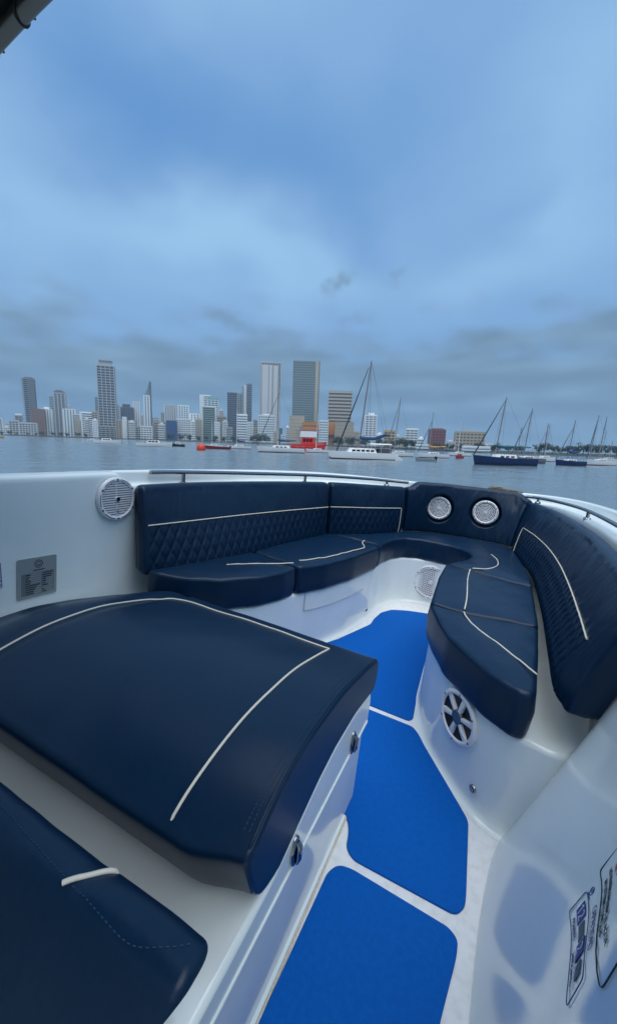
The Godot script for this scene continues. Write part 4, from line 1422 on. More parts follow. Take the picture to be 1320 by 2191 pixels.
	var sail := PackedVector3Array([Vector3(-5.2, 73.2, 0), Vector3(5.6, 73.2, 0), Vector3(5.6, 97.0, 0), Vector3(4.4, 97.0, 0), Vector3(0.4, 84.0, 0)])
	var back := PackedVector3Array()
	for q in sail: back.push_back(q + Vector3(0, 0, -4.0))
	var fl := []
	for q in [sail, back]:
		var row := PackedVector3Array(q)
		row.push_back(q[0])
		fl.append(row)
	mb.cap(sail, Vector3.BACK)
	mb.cap(back, Vector3.FORWARD)
	for i in 5:
		mb.face([sail[i], sail[(i + 1) % 5], back[(i + 1) % 5], back[i]])
	part(mb, "sail_top", gl_grey, sp)
	mb = MB.new()
	mb.box(Vector3(4.6, 0, -3.0), Vector3(7.2, 97.6, 3.0))
	part(mb, "spire_shaft", paint(0.40, 0.41, 0.43), sp)
	building("low_block", "low beige terrace of flats right of the tallest left tower's podium", -296.6, -640, 29, 29, {"wall": beige, "band": 0.5, "piers": 8})
	building("low_block", "small grey block between the beige terrace and the spire", -272.2, -630, 13.9, 20, {"wall": grey, "band": 0.5, "piers": 4})
	building("low_block", "small white block at the foot of the spire", -254.2, -620, 16.6, 20.7, {"wall": white, "band": 0.5, "piers": 5})
	building("low_block", "sand coloured low block between the spire and the striped tower", -240.5, -640, 18.0, 28.5, {"wall": sand, "band": 0.5, "piers": 5})
	# middle group
	building(apt, "light grey tower with upright stripes behind the blue glass block", -244.3, -700, 19.5, 59.8, {"wall": pale, "glass": gl_grey, "band": 0.2, "piers": 6, "pier_w": 1.7})
	building("office_block", "low blue glass block among white towers", -215.3, -620, 15.1, 29.7, {"wall": paint(0.26, 0.36, 0.52), "glass": gl_blue, "band": 0.25, "piers": 5, "pier_w": 0.5})
	building(apt, "white and teal tower with a stepped top right of the blue glass block", -215.2, -680, 17.4, 58, {"wall": white, "glass": gl_teal, "band": 0.3, "piers": 5, "pier_w": 1.6, "plant": 2.0, "plant_w": 0.7, "plant_mat": green})
	building(apt, "white gridded block in front of the stepped white and teal tower", -203.3, -640, 22.3, 34, {"wall": white, "glass": gl_grey, "band": 0.42, "piers": 7})
	building(apt, "plain white tower left of the green topped pair", -190.5, -660, 16.8, 43.8, {"wall": white, "glass": gl_grey, "band": 0.3, "piers": 4, "pier_w": 2.4})
	building(apt, "tall white tower with balconies at the left of the green topped pair", -189, -720, 19.2, 80, {"wall": white, "glass": gl_grey, "band": 0.45, "out": 0.8, "shafts": [[0.0, 0.38, 0.6]]})
	building(apt, "white tower with a sea green top storey in the middle group", -170.4, -700, 17.9, 71, {"wall": white, "glass": gl_teal, "band": 0.35, "piers": 4, "plant": 2.6, "plant_w": 0.98, "plant_mat": green, "roof": green})
	building(apt, "green grey balcony block framed in white below the green topped tower", -162.5, -640, 22.3, 54, {"wall": white, "glass": paint(0.32, 0.42, 0.38), "band": 0.34, "band_mat": paint(0.62, 0.66, 0.62), "out": 0.6, "shafts": [[0.0, 0.08, 1.6], [0.90, 1.0, 1.6]]})
	building(apt, "narrow sand coloured block left of the dark glass tower", -142.1, -640, 14.1, 39.6, {"wall": sand, "band": 0.5, "piers": 4, "plant": 3.0})
	building("office_tower", "dark glass tower in the middle group", -133.6, -680, 16.6, 80.9, {"wall": paint(0.36, 0.38, 0.41), "glass": gl_dark, "band": 0.28, "band_mat": paint(0.48, 0.49, 0.51)})
	building(apt, "grey part of the split tower right of the dark glass tower", -130.8, -740, 9.4, 87.5, {"wall": grey, "glass": gl_dark, "band": 0.4, "piers": 3, "pier_w": 1.6})
	building(apt, "white slab in the middle of the split tower", -122.2, -735, 8.6, 100.9, {"wall": pale, "glass": gl_grey, "band": 0.3, "shafts": [[0.45, 1.0, 1.0, white]]})
	building(apt, "grey slab on the right side of the split tower", -112.5, -730, 9.8, 102.8, {"wall": paint(0.55, 0.55, 0.56), "glass": gl_dark, "band": 0.55})
	building(apt, "white banded block in front of the split tower", -106.7, -620, 16.5, 42.9, {"wall": white, "glass": gl_grey, "band": 0.55, "out": 0.9, "storey": 3.8})
	building("low_block", "small grey block in front of the dark glass tower", -121.7, -600, 8.3, 22, {"wall": grey, "band": 0.5, "piers": 3})
	building("low_block", "small beige block between the split tower and the two big towers", -91.8, -660, 9.2, 24, {"wall": beige, "band": 0.5, "piers": 3})
	building(apt, "left of the two big towers, pale concrete with a blind wall", -72.6, -700, 35.0, 135, {"wall": pale, "glass": gl_dark, "band": 0.5, "band_mat": paint(0.62, 0.61, 0.59), "shafts": [[0.0, 0.07, 0.4, grey], [0.10, 0.40, -4.0], [0.43, 0.58, -4.0], [0.64, 0.86, -5.0]], "plant": 0.0, "piers": 14, "pier_w": 0.5, "storey": 3.6})
	building(apt, "white gridded block at the foot of the left big tower", -67.1, -600, 24.3, 41.4, {"wall": white, "glass": gl_grey, "band": 0.4, "piers": 8, "pier_w": 0.8, "plant": 1.6})
	building("low_block", "thin teal grey block between the two big towers", -48.8, -640, 7.0, 24.6, {"wall": paint(0.42, 0.52, 0.56), "glass": gl_teal, "band": 0.3})
	building("office_tower", "right of the two big towers, grey green glass with a beige edge", -11.1, -680, 44.0, 134.8, {"wall": paint(0.56, 0.60, 0.58), "glass": paint(0.36, 0.44, 0.45, 0.25), "band": 0.36, "piers": 18, "pier_w": 0.7, "shafts": [[0.84, 0.955, 0.6, beige]], "storey": 3.7})
	building("podium_block", "beige windowless podium under the right big tower", -22.0, -600, 22.9, 41.5, {"wall": beige, "glass": sand, "band": 0.85, "storey": 5.0})
	var mall := building("shopping_centre", "long orange shopping centre between the big towers and the banded tower", 12.5, -590, 49.8, 33, {"wall": orange, "glass": paint(0.62, 0.42, 0.20), "band": 0.6, "storey": 6.0, "d": 20.0, "shafts": [[0.76, 1.0, 0.6, orange]]})
	mb = MB.new()
	mb.box(Vector3(-4.0, 14.0, 10.2), Vector3(22.0, 16.0, 14.0))
	part(mb, "red_canopy", paint(0.45, 0.16, 0.13), mall)
	building("low_block", "white penthouse block above the orange shopping centre", 17.5, -574, 13.5, 35.2, {"wall": white, "glass": gl_teal, "band": 0.45, "piers": 5})
	building("office_tower", "beige tower with wide horizontal bands right of the two big towers", 44.3, -640, 37.0, 84, {"wall": paint(0.72, 0.68, 0.60), "glass": paint(0.46, 0.43, 0.39), "band": 0.5, "out": 1.0, "storey": 5.2, "roof": sand})
	building("podium_block", "beige block below the banded tower", 47.8, -580, 27.5, 33.9, {"wall": paint(0.70, 0.64, 0.55), "glass": sand, "band": 0.8, "storey": 4.5})
	# right group
	building(apt, "white stepped tower alone right of the banded tower", 91.2, -620, 18.5, 48, {"wall": white, "glass": gl_grey, "band": 0.5, "piers": 4, "pier_w": 1.6, "out": 0.6, "plant": 3.2, "plant_w": 0.5})
	building(apt, "small yellow block behind the second mast right of the catamaran", 101.4, -520, 14.4, 22, {"wall": paint(0.80, 0.68, 0.42), "band": 0.5, "piers": 4})
	building(apt, "white balcony block left of the red brick block", 140.3, -560, 16.8, 27, {"wall": white, "glass": gl_grey, "band": 0.5, "out": 0.9, "piers": 4})
	building(apt, "red brick block on the right of the skyline", 150.9, -480, 19.4, 23.4, {"wall": brick, "glass": paint(0.38, 0.22, 0.22), "band": 0.45, "piers": 6, "pier_w": 1.2, "plant": 1.2, "plant_w": 0.7})
	building(apt, "wide beige block furthest right in the skyline", 188.1, -470, 32.5, 21.6, {"wall": beige, "glass": paint(0.42, 0.38, 0.34), "band": 0.5, "piers": 9, "pier_w": 1.2, "plant": 1.0})
	var k := 0
	for q in [
		[-484.5, -640, 8.2, 12.7, white, "low white block right of the block cut off by the left edge"],
		[-526.2, -700, 8.2, 20.2, pale, "pale block peeping out behind the low blocks at far left"],
		[-468.6, -720, 7.6, 34.4, white, "thin white tower behind the white and teal block"],
		[-478.3, -800, 5.6, 60.8, pale, "thin pale tower behind the white block with teal strips"],
		[-347.5, -600, 7.0, 25.0, beige, "low beige block in front of the grey beige mid block"],
		[-333.9, -600, 6.3, 27.4, pale, "low pale block in front of the white banded block"],
		[-321.7, -600, 7.0, 26.5, white, "low white block at the left foot of the tallest left tower"],
		[-282.4, -610, 5.7, 32.4, white, "small white block in front of the beige terrace of flats"],
		[-266.9, -600, 9.1, 25.5, pale, "low pale block right of the beige terrace of flats"],
		[-317.8, -760, 6.2, 45.2, pale, "thin pale tower between the white slab tower and the spire"],
		[-277.2, -720, 11.7, 39.7, white, "white mid block right of the spire"],
		[-222.7, -600, 9.8, 23.6, pale, "low pale block left of the blue glass block"],
		[-285.8, -780, 7.2, 51.2, grey, "thin grey tower left of the light grey striped tower"],
		[-232.2, -760, 7.9, 56.5, pale, "thin pale tower behind the stepped white and teal tower"],
		[-175.3, -600, 5.6, 29.8, white, "low white block at the foot of the plain white tower"],
		[-172.9, -620, 9.4, 32.4, beige, "low beige block between the plain white tower and the framed balcony block"],
		[-140.1, -600, 7.7, 28.9, white, "low white block right of the framed balcony block"],
		[-170.9, -770, 8.0, 59.2, pale, "thin pale tower behind the narrow sand coloured block"],
		[-128.3, -600, 7.7, 30.7, pale, "low pale block left foot of the dark glass tower"],
		[-93.8, -620, 9.3, 31.5, white, "low white block right foot of the split tower"],
		[-107.6, -780, 9.0, 44.6, pale, "thin pale tower left of the left big tower"],
		[-48.4, -560, 7.1, 16.5, beige, "low beige block right foot of the left big tower"],
		[-38.0, -560, 8.4, 13.1, pale, "low pale row between the two big towers"],
		[-37.5, -640, 5.2, 27.1, white, "thin white block left foot of the right big tower"],
		[63.0, -560, 8.4, 20.2, beige, "low beige block right of the beige block below the banded tower"],
		[68.2, -540, 8.1, 16.1, pale, "low pale block left foot of the white stepped tower"],
		[91.6, -540, 8.7, 17.5, white, "low white block right foot of the white stepped tower"],
		[107.9, -500, 8.1, 14.8, pale, "low pale block right of the small yellow block"],
		[110.0, -480, 7.2, 11.8, beige, "low beige block left foot of the white balcony block"],
		[131.3, -480, 7.7, 12.5, white, "low white block between the white balcony block and the red brick block"],
		[156.3, -450, 10.4, 9.3, pale, "low pale block between the red brick block and the wide beige block"],
		[186.7, -420, 7.3, 8.0, white, "low white block right of the wide beige block"]]:
		var slim: bool = q[3] > 45.0
		building(apt if slim else "low_block", q[5], q[0], q[1], q[2], q[3], {"wall": q[4], "glass": [gl_grey, gl_teal, gl_grey][k % 3], "band": [0.45, 0.35, 0.55][k % 3], "piers": [3, 4, 0][k % 3] if slim else [4, 5, 0][k % 3], "out": [0.0, 0.0, 0.8][k % 3], "plant": [1.5, 0.0, 2.0][k % 3]})
		k += 1
	building("boat_shed", "long low white shed on the shore behind the blue ketch", 104.5, -252, 16.5, 3.4, {"wall": white, "glass": gl_grey, "band": 0.5, "storey": 3.0, "d": 8.0, "category": "shed"})
	building("boat_shed", "small white shed on the shore left of the red brick block", 92.0, -330, 10.5, 4.2, {"wall": white, "glass": gl_grey, "band": 0.5, "storey": 3.0, "d": 8.0, "category": "shed"})

# ---------------------------------------------------------------- boats
func ship_at(nm: String, label: String, category: String, x: float, z: float, turn: float, group := "boats moored in the bay") -> Node3D:
	return thing(nm, label, category, Transform3D(Basis(Vector3.UP, turn), Vector3(x, 0.0, z)), group)
# local axes of a boat: bow towards -x, y up
func hull_mesh(len: float, beam: float, free: float, sheer: float, x0 := 0.0, z0 := 0.0, transom := 0.8) -> Array:
	var rows := []
	var stripe := []
	var deck_l := PackedVector3Array()
	var deck_r := PackedVector3Array()
	for i in 15:
		var t := i / 14.0      # 0 at the stern, 1 at the bow
		var bx := len * (0.5 - t) + x0
		var hb := beam * 0.5 * (lerpf(transom, 1.0, smoothstep(0.0, 0.45, t)) if t < 0.45 else pow(maxf(0.0, 1.0 - pow((t - 0.45) / 0.55, 2.2)), 0.8))
		hb = maxf(hb, 0.012)
		var top := free + sheer * t * t
		var rake := free * 0.35 * smoothstep(0.7, 1.0, t)
		var row := PackedVector3Array()
		var s1 := PackedVector3Array()
		for s in [[-1.0, 1.0], [-0.97, 0.55], [-0.86, 0.10], [-0.6, -0.35], [0.0, -0.6], [0.6, -0.35], [0.86, 0.10], [0.97, 0.55], [1.0, 1.0]]:
			row.push_back(Vector3(bx + rake * (1.0 - s[1]), top * s[1] if s[1] > 0.0 else free * s[1], hb * s[0] + z0))
		for s in [[-0.98, 0.0], [-1.0, 0.17]]:
			s1.push_back(Vector3(bx + rake * (1.0 - s[1]) , top * s[1] - 0.02, (hb * 0.93 + 0.012) * s[0] + z0))
		rows.append(row)
		stripe.append(s1)
		deck_l.push_back(row[0] + Vector3(0, -0.03, 0)); deck_r.push_back(row[8] + Vector3(0, -0.03, 0))
	var mb := MB.new()
	mb.grid(rows)
	mb.cap(rows[0], Vector3.RIGHT)
	var dk := MB.new()
	dk.grid([deck_l, deck_r])
	return [mb, dk, stripe]
func cabin_mesh(x0: float, x1: float, z: float, y0: float, y1: float, slope: float) -> MB:
	var mb := MB.new()
	var p := round_poly([Vector2(x0, -z), Vector2(x1, -z), Vector2(x1, z), Vector2(x0, z)], minf(z * 0.6, 0.6), 4)
	var r0 := PackedVector3Array()
	var r1 := PackedVector3Array()
	var r2 := PackedVector3Array()
	for w in p:
		var c := Vector2((x0 + x1) / 2, 0)
		r0.push_back(Vector3(w.x, y0, w.y))
		var s: Vector2 = c + (w - c) * Vector2(1.0 - slope, 0.88)
		r1.push_back(Vector3(s.x + slope * 0.3, y1 - 0.04, s.y))
		var s2: Vector2 = c + (w - c) * Vector2(1.0 - slope * 1.2, 0.80)
		r2.push_back(Vector3(s2.x + slope * 0.3, y1, s2.y))
	mb.grid([r0, r1, r1, r2], true)
	mb.cap(r2, Vector3.UP)
	return mb
func wire(o: Node3D, a: Vector3, b: Vector3, r := 0.014) -> void:
	var mb := MB.new()
	mb.tube([a, b], r, 4, false)
	part(mb, "stay", M.steel, o)
# masts: [[x share from bow 0..1, height, rake degrees, boom length, cover material or null]]
func sailboat(nm: String, label: String, x: float, z: float, len: float, turn: float, o: Dictionary) -> Node3D:
	var b := ship_at(nm, label, "sailboat", x, z, turn)
	var beam: float = o.get("beam", len * 0.31)
	var free: float = o.get("free", len * 0.095)
	var hm := hull_mesh(len, beam, free, free * 0.35)
	part(hm[0], "hull", o.get("hull", paint(0.87, 0.87, 0.86, 0.25)), b)
	part(hm[1], "deck", paint(0.80, 0.80, 0.78), b)
	var mb := MB.new()
	for side in [-1.0, 1.0]:
		var g0 := PackedVector3Array()
		var g1 := PackedVector3Array()
		for q in hm[2]:
			g0.push_back(q[0] * Vector3(1, 1, -side)); g1.push_back(q[1] * Vector3(1, 1, -side))
		mb.grid([g0, g1])
	part(mb, "boot_stripe", o.get("stripe", paint(0.25, 0.10, 0.11)), b)
	part(cabin_mesh(-len * 0.18, len * 0.20, beam * 0.30, free * 0.9, free + len * 0.055, 0.12), "cabin", paint(0.88, 0.88, 0.87, 0.3), b)
	for i in 3:
		for side in [-1.0, 1.0]:
			mb = MB.new()
			mb.box(Vector3(-len * 0.10 + i * len * 0.085, free + len * 0.012, side * beam * 0.268), Vector3(-len * 0.10 + i * len * 0.085 + len * 0.055, free + len * 0.034, side * beam * 0.292))
			part(mb, "window", paint(0.10, 0.12, 0.15, 0.2), b)
	mb = MB.new()      # guard rail
	for side in [-1.0, 1.0]:
		var rl := []
		for i in range(0, 15):
			var q: Vector3 = hm[2][i][0]
			rl.append(Vector3(q.x - free * 0.3 * smoothstep(0.7, 1.0, i / 14.0), free * (1.0 + 0.35 * pow(i / 14.0, 2)) + 0.55, absf(q.z) * side * 0.97))
		mb.tube(rl, 0.012, 4, false)
		for i in range(0, 15, 2):
			mb.tube([rl[i], rl[i] - Vector3(0, 0.58, 0)], 0.012, 4, false)
	tag(part(mb, "guard_rail", M.steel, b), "", "", "", "stuff")
	for m in o.masts:
		var foot := Vector3(len * (m[0] - 0.5), free * 0.95, 0)
		var rk := deg_to_rad(m[2])
		var tip: Vector3 = foot + Vector3(sin(rk), cos(rk), 0) * (m[1] - free)
		mb = MB.new()
		mb.tube([foot, foot.lerp(tip, 0.6), tip], [0.085, 0.08, 0.055] if m[1] > 8.0 else [0.06, 0.055, 0.04], 8)
		part(mb, "mast", o.get("mast", paint(0.62, 0.56, 0.56, 0.35)), b)
		for k in [0.45, 0.72]:
			mb = MB.new()
			var c := foot.lerp(tip, k)
			mb.tube([c + Vector3(0, 0, -beam * 0.22), c + Vector3(0, 0, beam * 0.22)], 0.028, 5)
			part(mb, "spreader", paint(0.62, 0.60, 0.60, 0.35), b)
		for side in [-1.0, 1.0]:
			wire(b, tip, foot + Vector3(len * 0.02, 0, side * beam * 0.46))
		if m[3] > 0.0:
			var bm: Vector3 = foot + (tip - foot).normalized() * (1.0 + len * 0.04)
			var be: Vector3 = bm + Vector3(m[3], 0.25, 0)
			mb = MB.new()
			mb.tube([bm, be], 0.06, 6)
			part(mb, "boom", paint(0.6, 0.6, 0.6, 0.4), b)
			if m[4] != null:
				mb = MB.new()
				mb.tube([bm + Vector3(-0.05, 0.45, 0), bm + Vector3(m[3] * 0.12, 0.30, 0), bm + Vector3(m[3] * 0.5, 0.22, 0), be + Vector3(0, 0.10, 0)], [0.16, 0.24, 0.20, 0.10], 8)
				part(mb, "sail_cover", m[4], b)
			wire(b, tip, Vector3(len * 0.49, free, 0))
	if o.get("jib", null) != null:
		var m0 = o.masts[0]
		var foot := Vector3(len * (m0[0] - 0.5), free, 0)
		var rk := deg_to_rad(m0[2])
		var tip: Vector3 = foot + Vector3(sin(rk), cos(rk), 0) * (m0[1] - free) * o.get("jib_top", 0.95)
		var bow := Vector3(-len * 0.49, free * 1.35, 0)
		mb = MB.new()
		mb.tube([bow, bow.lerp(tip, 0.03), bow.lerp(tip, 0.5), tip], [0.03, 0.10, 0.075, 0.03], 6)
		part(mb, "furled_jib", o.jib, b)
	if o.get("bimini", null) != null:
		part(cabin_mesh(len * 0.22, len * 0.40, beam * 0.36, free + 1.55, free + 1.72, 0.05), "bimini", o.bimini, b)
		for q in [[0.23, -1], [0.23, 1], [0.39, -1], [0.39, 1]]:
			mb = MB.new()
			mb.tube([Vector3(len * q[0], free * 0.9, beam * 0.32 * q[1]), Vector3(len * q[0], free + 1.57, beam * 0.32 * q[1])], 0.02, 5)
			part(mb, "bimini_pole", M.steel, b)
	return b
func motorboat(nm: String, label: String, x: float, z: float, len: float, turn: float, o: Dictionary) -> Node3D:
	var b := ship_at(nm, label, o.get("category", "boat"), x, z, turn)
	var beam: float = len * 0.34
	var free: float = o.get("free", len * 0.10)
	var hm := hull_mesh(len, beam, free, free * 0.5)
	part(hm[0], "hull", o.get("hull", paint(0.87, 0.87, 0.86, 0.25)), b)
	part(hm[1], "deck", o.get("deck", paint(0.80, 0.80, 0.78)), b)
	if o.get("cabin", 0.0) > 0.0:
		part(cabin_mesh(-len * 0.16, len * 0.22, beam * 0.34, free * 0.9, free + o.cabin, 0.16), "cabin", o.get("cabin_mat", paint(0.88, 0.88, 0.87, 0.3)), b)
		for side in [-1.0, 1.0]:
			for k in 3:
				var mb := MB.new()
				mb.box(Vector3(-len * 0.09 + k * len * 0.09, free + o.cabin * 0.35, side * beam * 0.29), Vector3(-len * 0.09 + k * len * 0.09 + len * 0.07, free + o.cabin * 0.75, side * beam * 0.335))
				part(mb, "window", paint(0.08, 0.10, 0.13, 0.2), b)
	if o.get("top", null) != null:
		part(cabin_mesh(-len * 0.10, len * 0.28, beam * 0.38, free + o.top_h, free + o.top_h + 0.14, 0.05), "sun_roof", o.top, b)
		for q in [[-0.08, -1], [-0.08, 1], [0.26, -1], [0.26, 1]]:
			var mb := MB.new()
			mb.tube([Vector3(len * q[0], free * 0.9, beam * 0.33 * q[1]), Vector3(len * q[0], free + o.top_h + 0.02, beam * 0.33 * q[1])], 0.025, 5)
			part(mb, "roof_pole", M.steel, b)
	if o.get("motor", false):
		var mb := MB.new()
		mb.box(Vector3(len * 0.5, 0.1, -0.16), Vector3(len * 0.5 + 0.35, free + 0.35, 0.16))
		part(mb, "outboard_motor", M.black, b)
	return b
func make_fleet() -> void:
	var blue_c := paint(0.05, 0.24, 0.40, 0.7)
	var navy := paint(0.06, 0.15, 0.32, 0.3)
	var royal := paint(0.10, 0.22, 0.46, 0.6)
	var white := paint(0.87, 0.87, 0.86, 0.25)
	var dk := paint(0.10, 0.11, 0.14, 0.6)
	var red := paint(0.86, 0.13, 0.07, 0.4)
	# --- left
	motorboat("motorboat", "yellow launch cut off by the left edge on the far water", -152.5, -196.0, 6.0, PI + 0.3, {"hull": paint(0.72, 0.60, 0.22), "cabin": 1.2, "cabin_mat": paint(0.70, 0.60, 0.28)})
	motorboat("motorboat", "small white launch just left of the white motor yacht", -114.7, -211.3, 5.5, 0.5, {"cabin": 0.6})
	motorboat("motor_yacht", "white motor yacht below the tallest left tower", -65.4, -129.8, 8.2, PI + 0.45, {"cabin": 0.75, "free": 1.0})
	motorboat("motorboat", "tiny white launch right of the white motor yacht", -74.5, -190.0, 5.5, 0.4, {"cabin": 0.5})
	motorboat("cabin_cruiser", "white cabin cruiser with a dark flat sun roof left of the orange buoy", -41.4, -106.9, 9.2, PI + 0.35, {"cabin": 0.8, "top": dk, "top_h": 1.55, "free": 0.95})
	motorboat("motorboat", "small dark hulled boat behind the cabin cruiser's bow", -40.9, -123.7, 4.4, 0.3, {"hull": dk, "cabin": 0.7, "free": 0.7})
	motorboat("motorboat", "long thin red open boat right of the orange buoy", -24.5, -105.8, 6.4, 0.25, {"hull": paint(0.52, 0.10, 0.10, 0.4), "deck": paint(0.45, 0.12, 0.11), "free": 0.6, "motor": true})
	sailboat("sloop", "white sloop with a blue sail cover between the red boat and the white yacht", -20.9, -117.0, 7.2, 0.55, {"masts": [[0.42, 11.0, 0.5, 2.6, royal]], "free": 0.8, "mast": white})
	sailboat("sloop", "small white sloop whose bare mast stands before the green topped pair", -32.5, -135.0, 6.0, 0.4, {"masts": [[0.42, 9.0, 0.0, 2.2, dk]], "free": 0.7, "mast": white})
	sailboat("sloop", "white yacht with a dark furled foresail in front of the left big tower", -6.6, -88.6, 10.4, 0.1, {"masts": [[0.44, 13.4, 1.0, 4.0, blue_c]], "free": 1.0, "jib": paint(0.20, 0.21, 0.25), "jib_top": 0.97, "mast": paint(0.80, 0.80, 0.80, 0.3)})
	var b := motorboat("work_ship", "bright red work ship with white deckhouse in front of the orange shopping centre", -0.6, -128.3, 11.2, PI, {"hull": red, "deck": red, "cabin": 2.4, "cabin_mat": red, "free": 1.9, "category": "ship"})
	var mb := cabin_mesh(-2.6, 3.0, 1.2, 4.2, 6.0, 0.1)
	part(mb, "bridge", white, b)
	mb = MB.new()
	for i in 6:
		mb.tube([Vector3(-3.5 + i * 1.3, 4.0, 0.9), Vector3(-3.5 + i * 1.3, 6.4 + (i % 3) * 0.5, 0.9)], 0.05, 5)
	mb.tube([Vector3(-3.6, 6.4, 0.9), Vector3(3.2, 6.4, 0.9)], 0.05, 5)
	tag(part(mb, "deck_rigging", paint(0.62, 0.36, 0.48), b), "", "", "", "stuff")
	sailboat("sloop", "small white sloop half hidden left of the catamaran's bow", 1.6, -99.8, 5.8, 0.2, {"masts": [[0.45, 9.5, 1.5, 2.0, null]], "free": 0.75, "mast": white})
	# orange mooring buoy
	var bu := ship_at("mooring_buoy", "round orange red mooring buoy floating on the water", "buoy", -23.8, -87.5, 0.0, "")
	mb = MB.new()
	mb.lathe([Vector2(0.05, -0.5), Vector2(0.80, -0.2), Vector2(0.92, 0.05), Vector2(0.95, 0.4), Vector2(0.86, 0.85), Vector2(0.62, 1.2), Vector2(0.30, 1.38), Vector2(0.02, 1.42)], frame_at(Vector3.ZERO, Vector3.UP, Vector3.RIGHT), 24)
	part(mb, "float", paint(0.82, 0.22, 0.07, 0.45), bu)
	mb = MB.new()
	mb.lathe([Vector2(0.14, 1.36), Vector2(0.14, 1.55), Vector2(0.02, 1.58)], frame_at(Vector3.ZERO, Vector3.UP, Vector3.RIGHT), 12)
	part(mb, "lifting_eye", M.steel, bu)
	# --- the white catamaran
	var cat := ship_at("catamaran", "large white catamaran with a blue boom cover right of the two big towers", "catamaran", 8.1, -63.7, 0.02)
	for zz in [1.9, -1.9]:
		var hm := hull_mesh(10.6, 1.35, 1.05, 0.15, 0.0, zz, 0.55)
		part(hm[0], "hull", white, cat)
		part(hm[1], "hull_deck", paint(0.82, 0.82, 0.80), cat)
		mb = MB.new()
		for side in [-1.0, 1.0]:
			var g0 := PackedVector3Array()
			var g1 := PackedVector3Array()
			for q in hm[2]:
				var dz: float = (q[0].z - zz) * side
				g0.push_back(Vector3(q[0].x, q[0].y - 0.02, zz + dz)); g1.push_back(Vector3(q[1].x, q[1].y, zz + dz))
			mb.grid([g0, g1])
		part(mb, "boot_stripe", paint(0.26, 0.12, 0.13), cat)
		# stern steps
		mb = MB.new()
		for k in 3:
			mb.box(Vector3(4.9 + k * 0.35, -0.1, zz - 0.42), Vector3(5.3 + k * 0.35, 0.85 - k * 0.27, zz + 0.42))
		part(mb, "stern_steps", white, cat)
	mb = MB.new()
	mb.box(Vector3(-1.8, 0.55, -1.9), Vector3(4.6, 1.02, 1.9))
	part(mb, "bridge_deck", white, cat)
	part(cabin_mesh(-2.6, 2.3, 1.8, 0.95, 1.72, 0.22), "cabin", paint(0.88, 0.88, 0.87, 0.3), cat)
	for k in 5:
		mb = MB.new()
		mb.box(Vector3(-1.75 + k * 0.72, 1.22, 1.58), Vector3(-1.75 + k * 0.72 + 0.52, 1.50, 1.745))
		part(mb, "window", paint(0.08, 0.10, 0.13, 0.2), cat)
	part(cabin_mesh(1.0, 4.5, 1.7, 2.35, 2.52, 0.04), "hard_top", white, cat)
	for q in [[1.3, 1.45], [4.2, 1.45], [1.3, -1.45], [4.2, -1.45], [2.8, 1.45]]:
		mb = MB.new()
		mb.tube([Vector3(q[0], 0.95, q[1]), Vector3(q[0] - 0.1, 2.38, q[1])], 0.035, 6)
		part(mb, "roof_post", paint(0.7, 0.7, 0.7, 0.3), cat)
	mb = MB.new()
	mb.box(Vector3(2.5, 1.0, -1.4), Vector3(4.4, 1.75, 1.35))
	part(mb, "cockpit_tent", paint(0.28, 0.29, 0.31, 0.8), cat)
	var foot := Vector3(-0.55, 1.6, 0)
	var tip := Vector3(0.72, 14.9, 0)
	mb = MB.new()
	mb.tube([foot, foot.lerp(tip, 0.6), tip], [0.11, 0.10, 0.07], 8)
	part(mb, "mast", paint(0.52, 0.44, 0.45, 0.4), cat)
	mb = MB.new()
	mb.tube([foot.lerp(tip, 0.6) + Vector3(0, 0, -0.8), foot.lerp(tip, 0.6) + Vector3(0, 0, 0.8)], 0.04, 6)
	part(mb, "spreader", paint(0.6, 0.6, 0.6, 0.4), cat)
	var b0 := foot + Vector3(0.15, 1.35, 0)
	var b1 := b0 + Vector3(4.6, 0.75, 0)
	mb = MB.new()
	mb.tube([b0, b1], 0.09, 6)
	part(mb, "boom", paint(0.6, 0.6, 0.6, 0.4), cat)
	mb = MB.new()
	mb.tube([b0 + Vector3(-0.1, 0.45, 0), b0 + Vector3(0.5, 0.28, 0), b0 + Vector3(2.2, 0.26, 0), b0 + Vector3(3.9, 0.88, 0), b1 + Vector3(0.05, 0.10, 0)], [0.16, 0.30, 0.27, 0.26, 0.16], 10)
	part(mb, "boom_cover", blue_c, cat)
	mb = MB.new()
	var bow := Vector3(-4.0, 1.15, 0)
	mb.tube([bow, bow.lerp(tip, 0.03), bow.lerp(tip, 0.5), bow.lerp(tip, 0.93)], [0.04, 0.13, 0.10, 0.04], 6)
	part(mb, "furled_jib", paint(0.10, 0.12, 0.17, 0.7), cat)
	for zz in [1.9, -1.9]:
		wire(cat, tip, Vector3(0.9, 1.0, zz), 0.018)
		wire(cat, tip, Vector3(4.4, 1.0, zz), 0.014)
		mb = MB.new()
		var rl := []
		for k in 9:
			rl.append(Vector3(-5.0 + k * 1.25, 1.75, zz + signf(zz) * (0.55 if k > 1 else 0.25 * k)))
		mb.tube(rl, 0.014, 4, false)
		for k in 9: mb.tube([rl[k], rl[k] + Vector3(0, -0.7, 0)], 0.014, 4, false)
		tag(part(mb, "guard_rail", M.steel, cat), "", "", "", "stuff")
	mb = MB.new()
	mb.tube([Vector3(-4.4, 1.05, 1.9), Vector3(-4.4, 1.05, -1.9)], 0.10, 8)
	part(mb, "cross_beam", paint(0.7, 0.7, 0.7, 0.4), cat)
	# --- right
	sailboat("sloop", "white sloop with a tall bare mast right behind the catamaran's stern", 19.0, -87.0, 6.6, 0.35, {"masts": [[0.32, 12.6, 4.0, 2.2, null]], "free": 0.9, "jib": paint(0.42, 0.44, 0.48), "mast": paint(0.56, 0.52, 0.53, 0.35)})
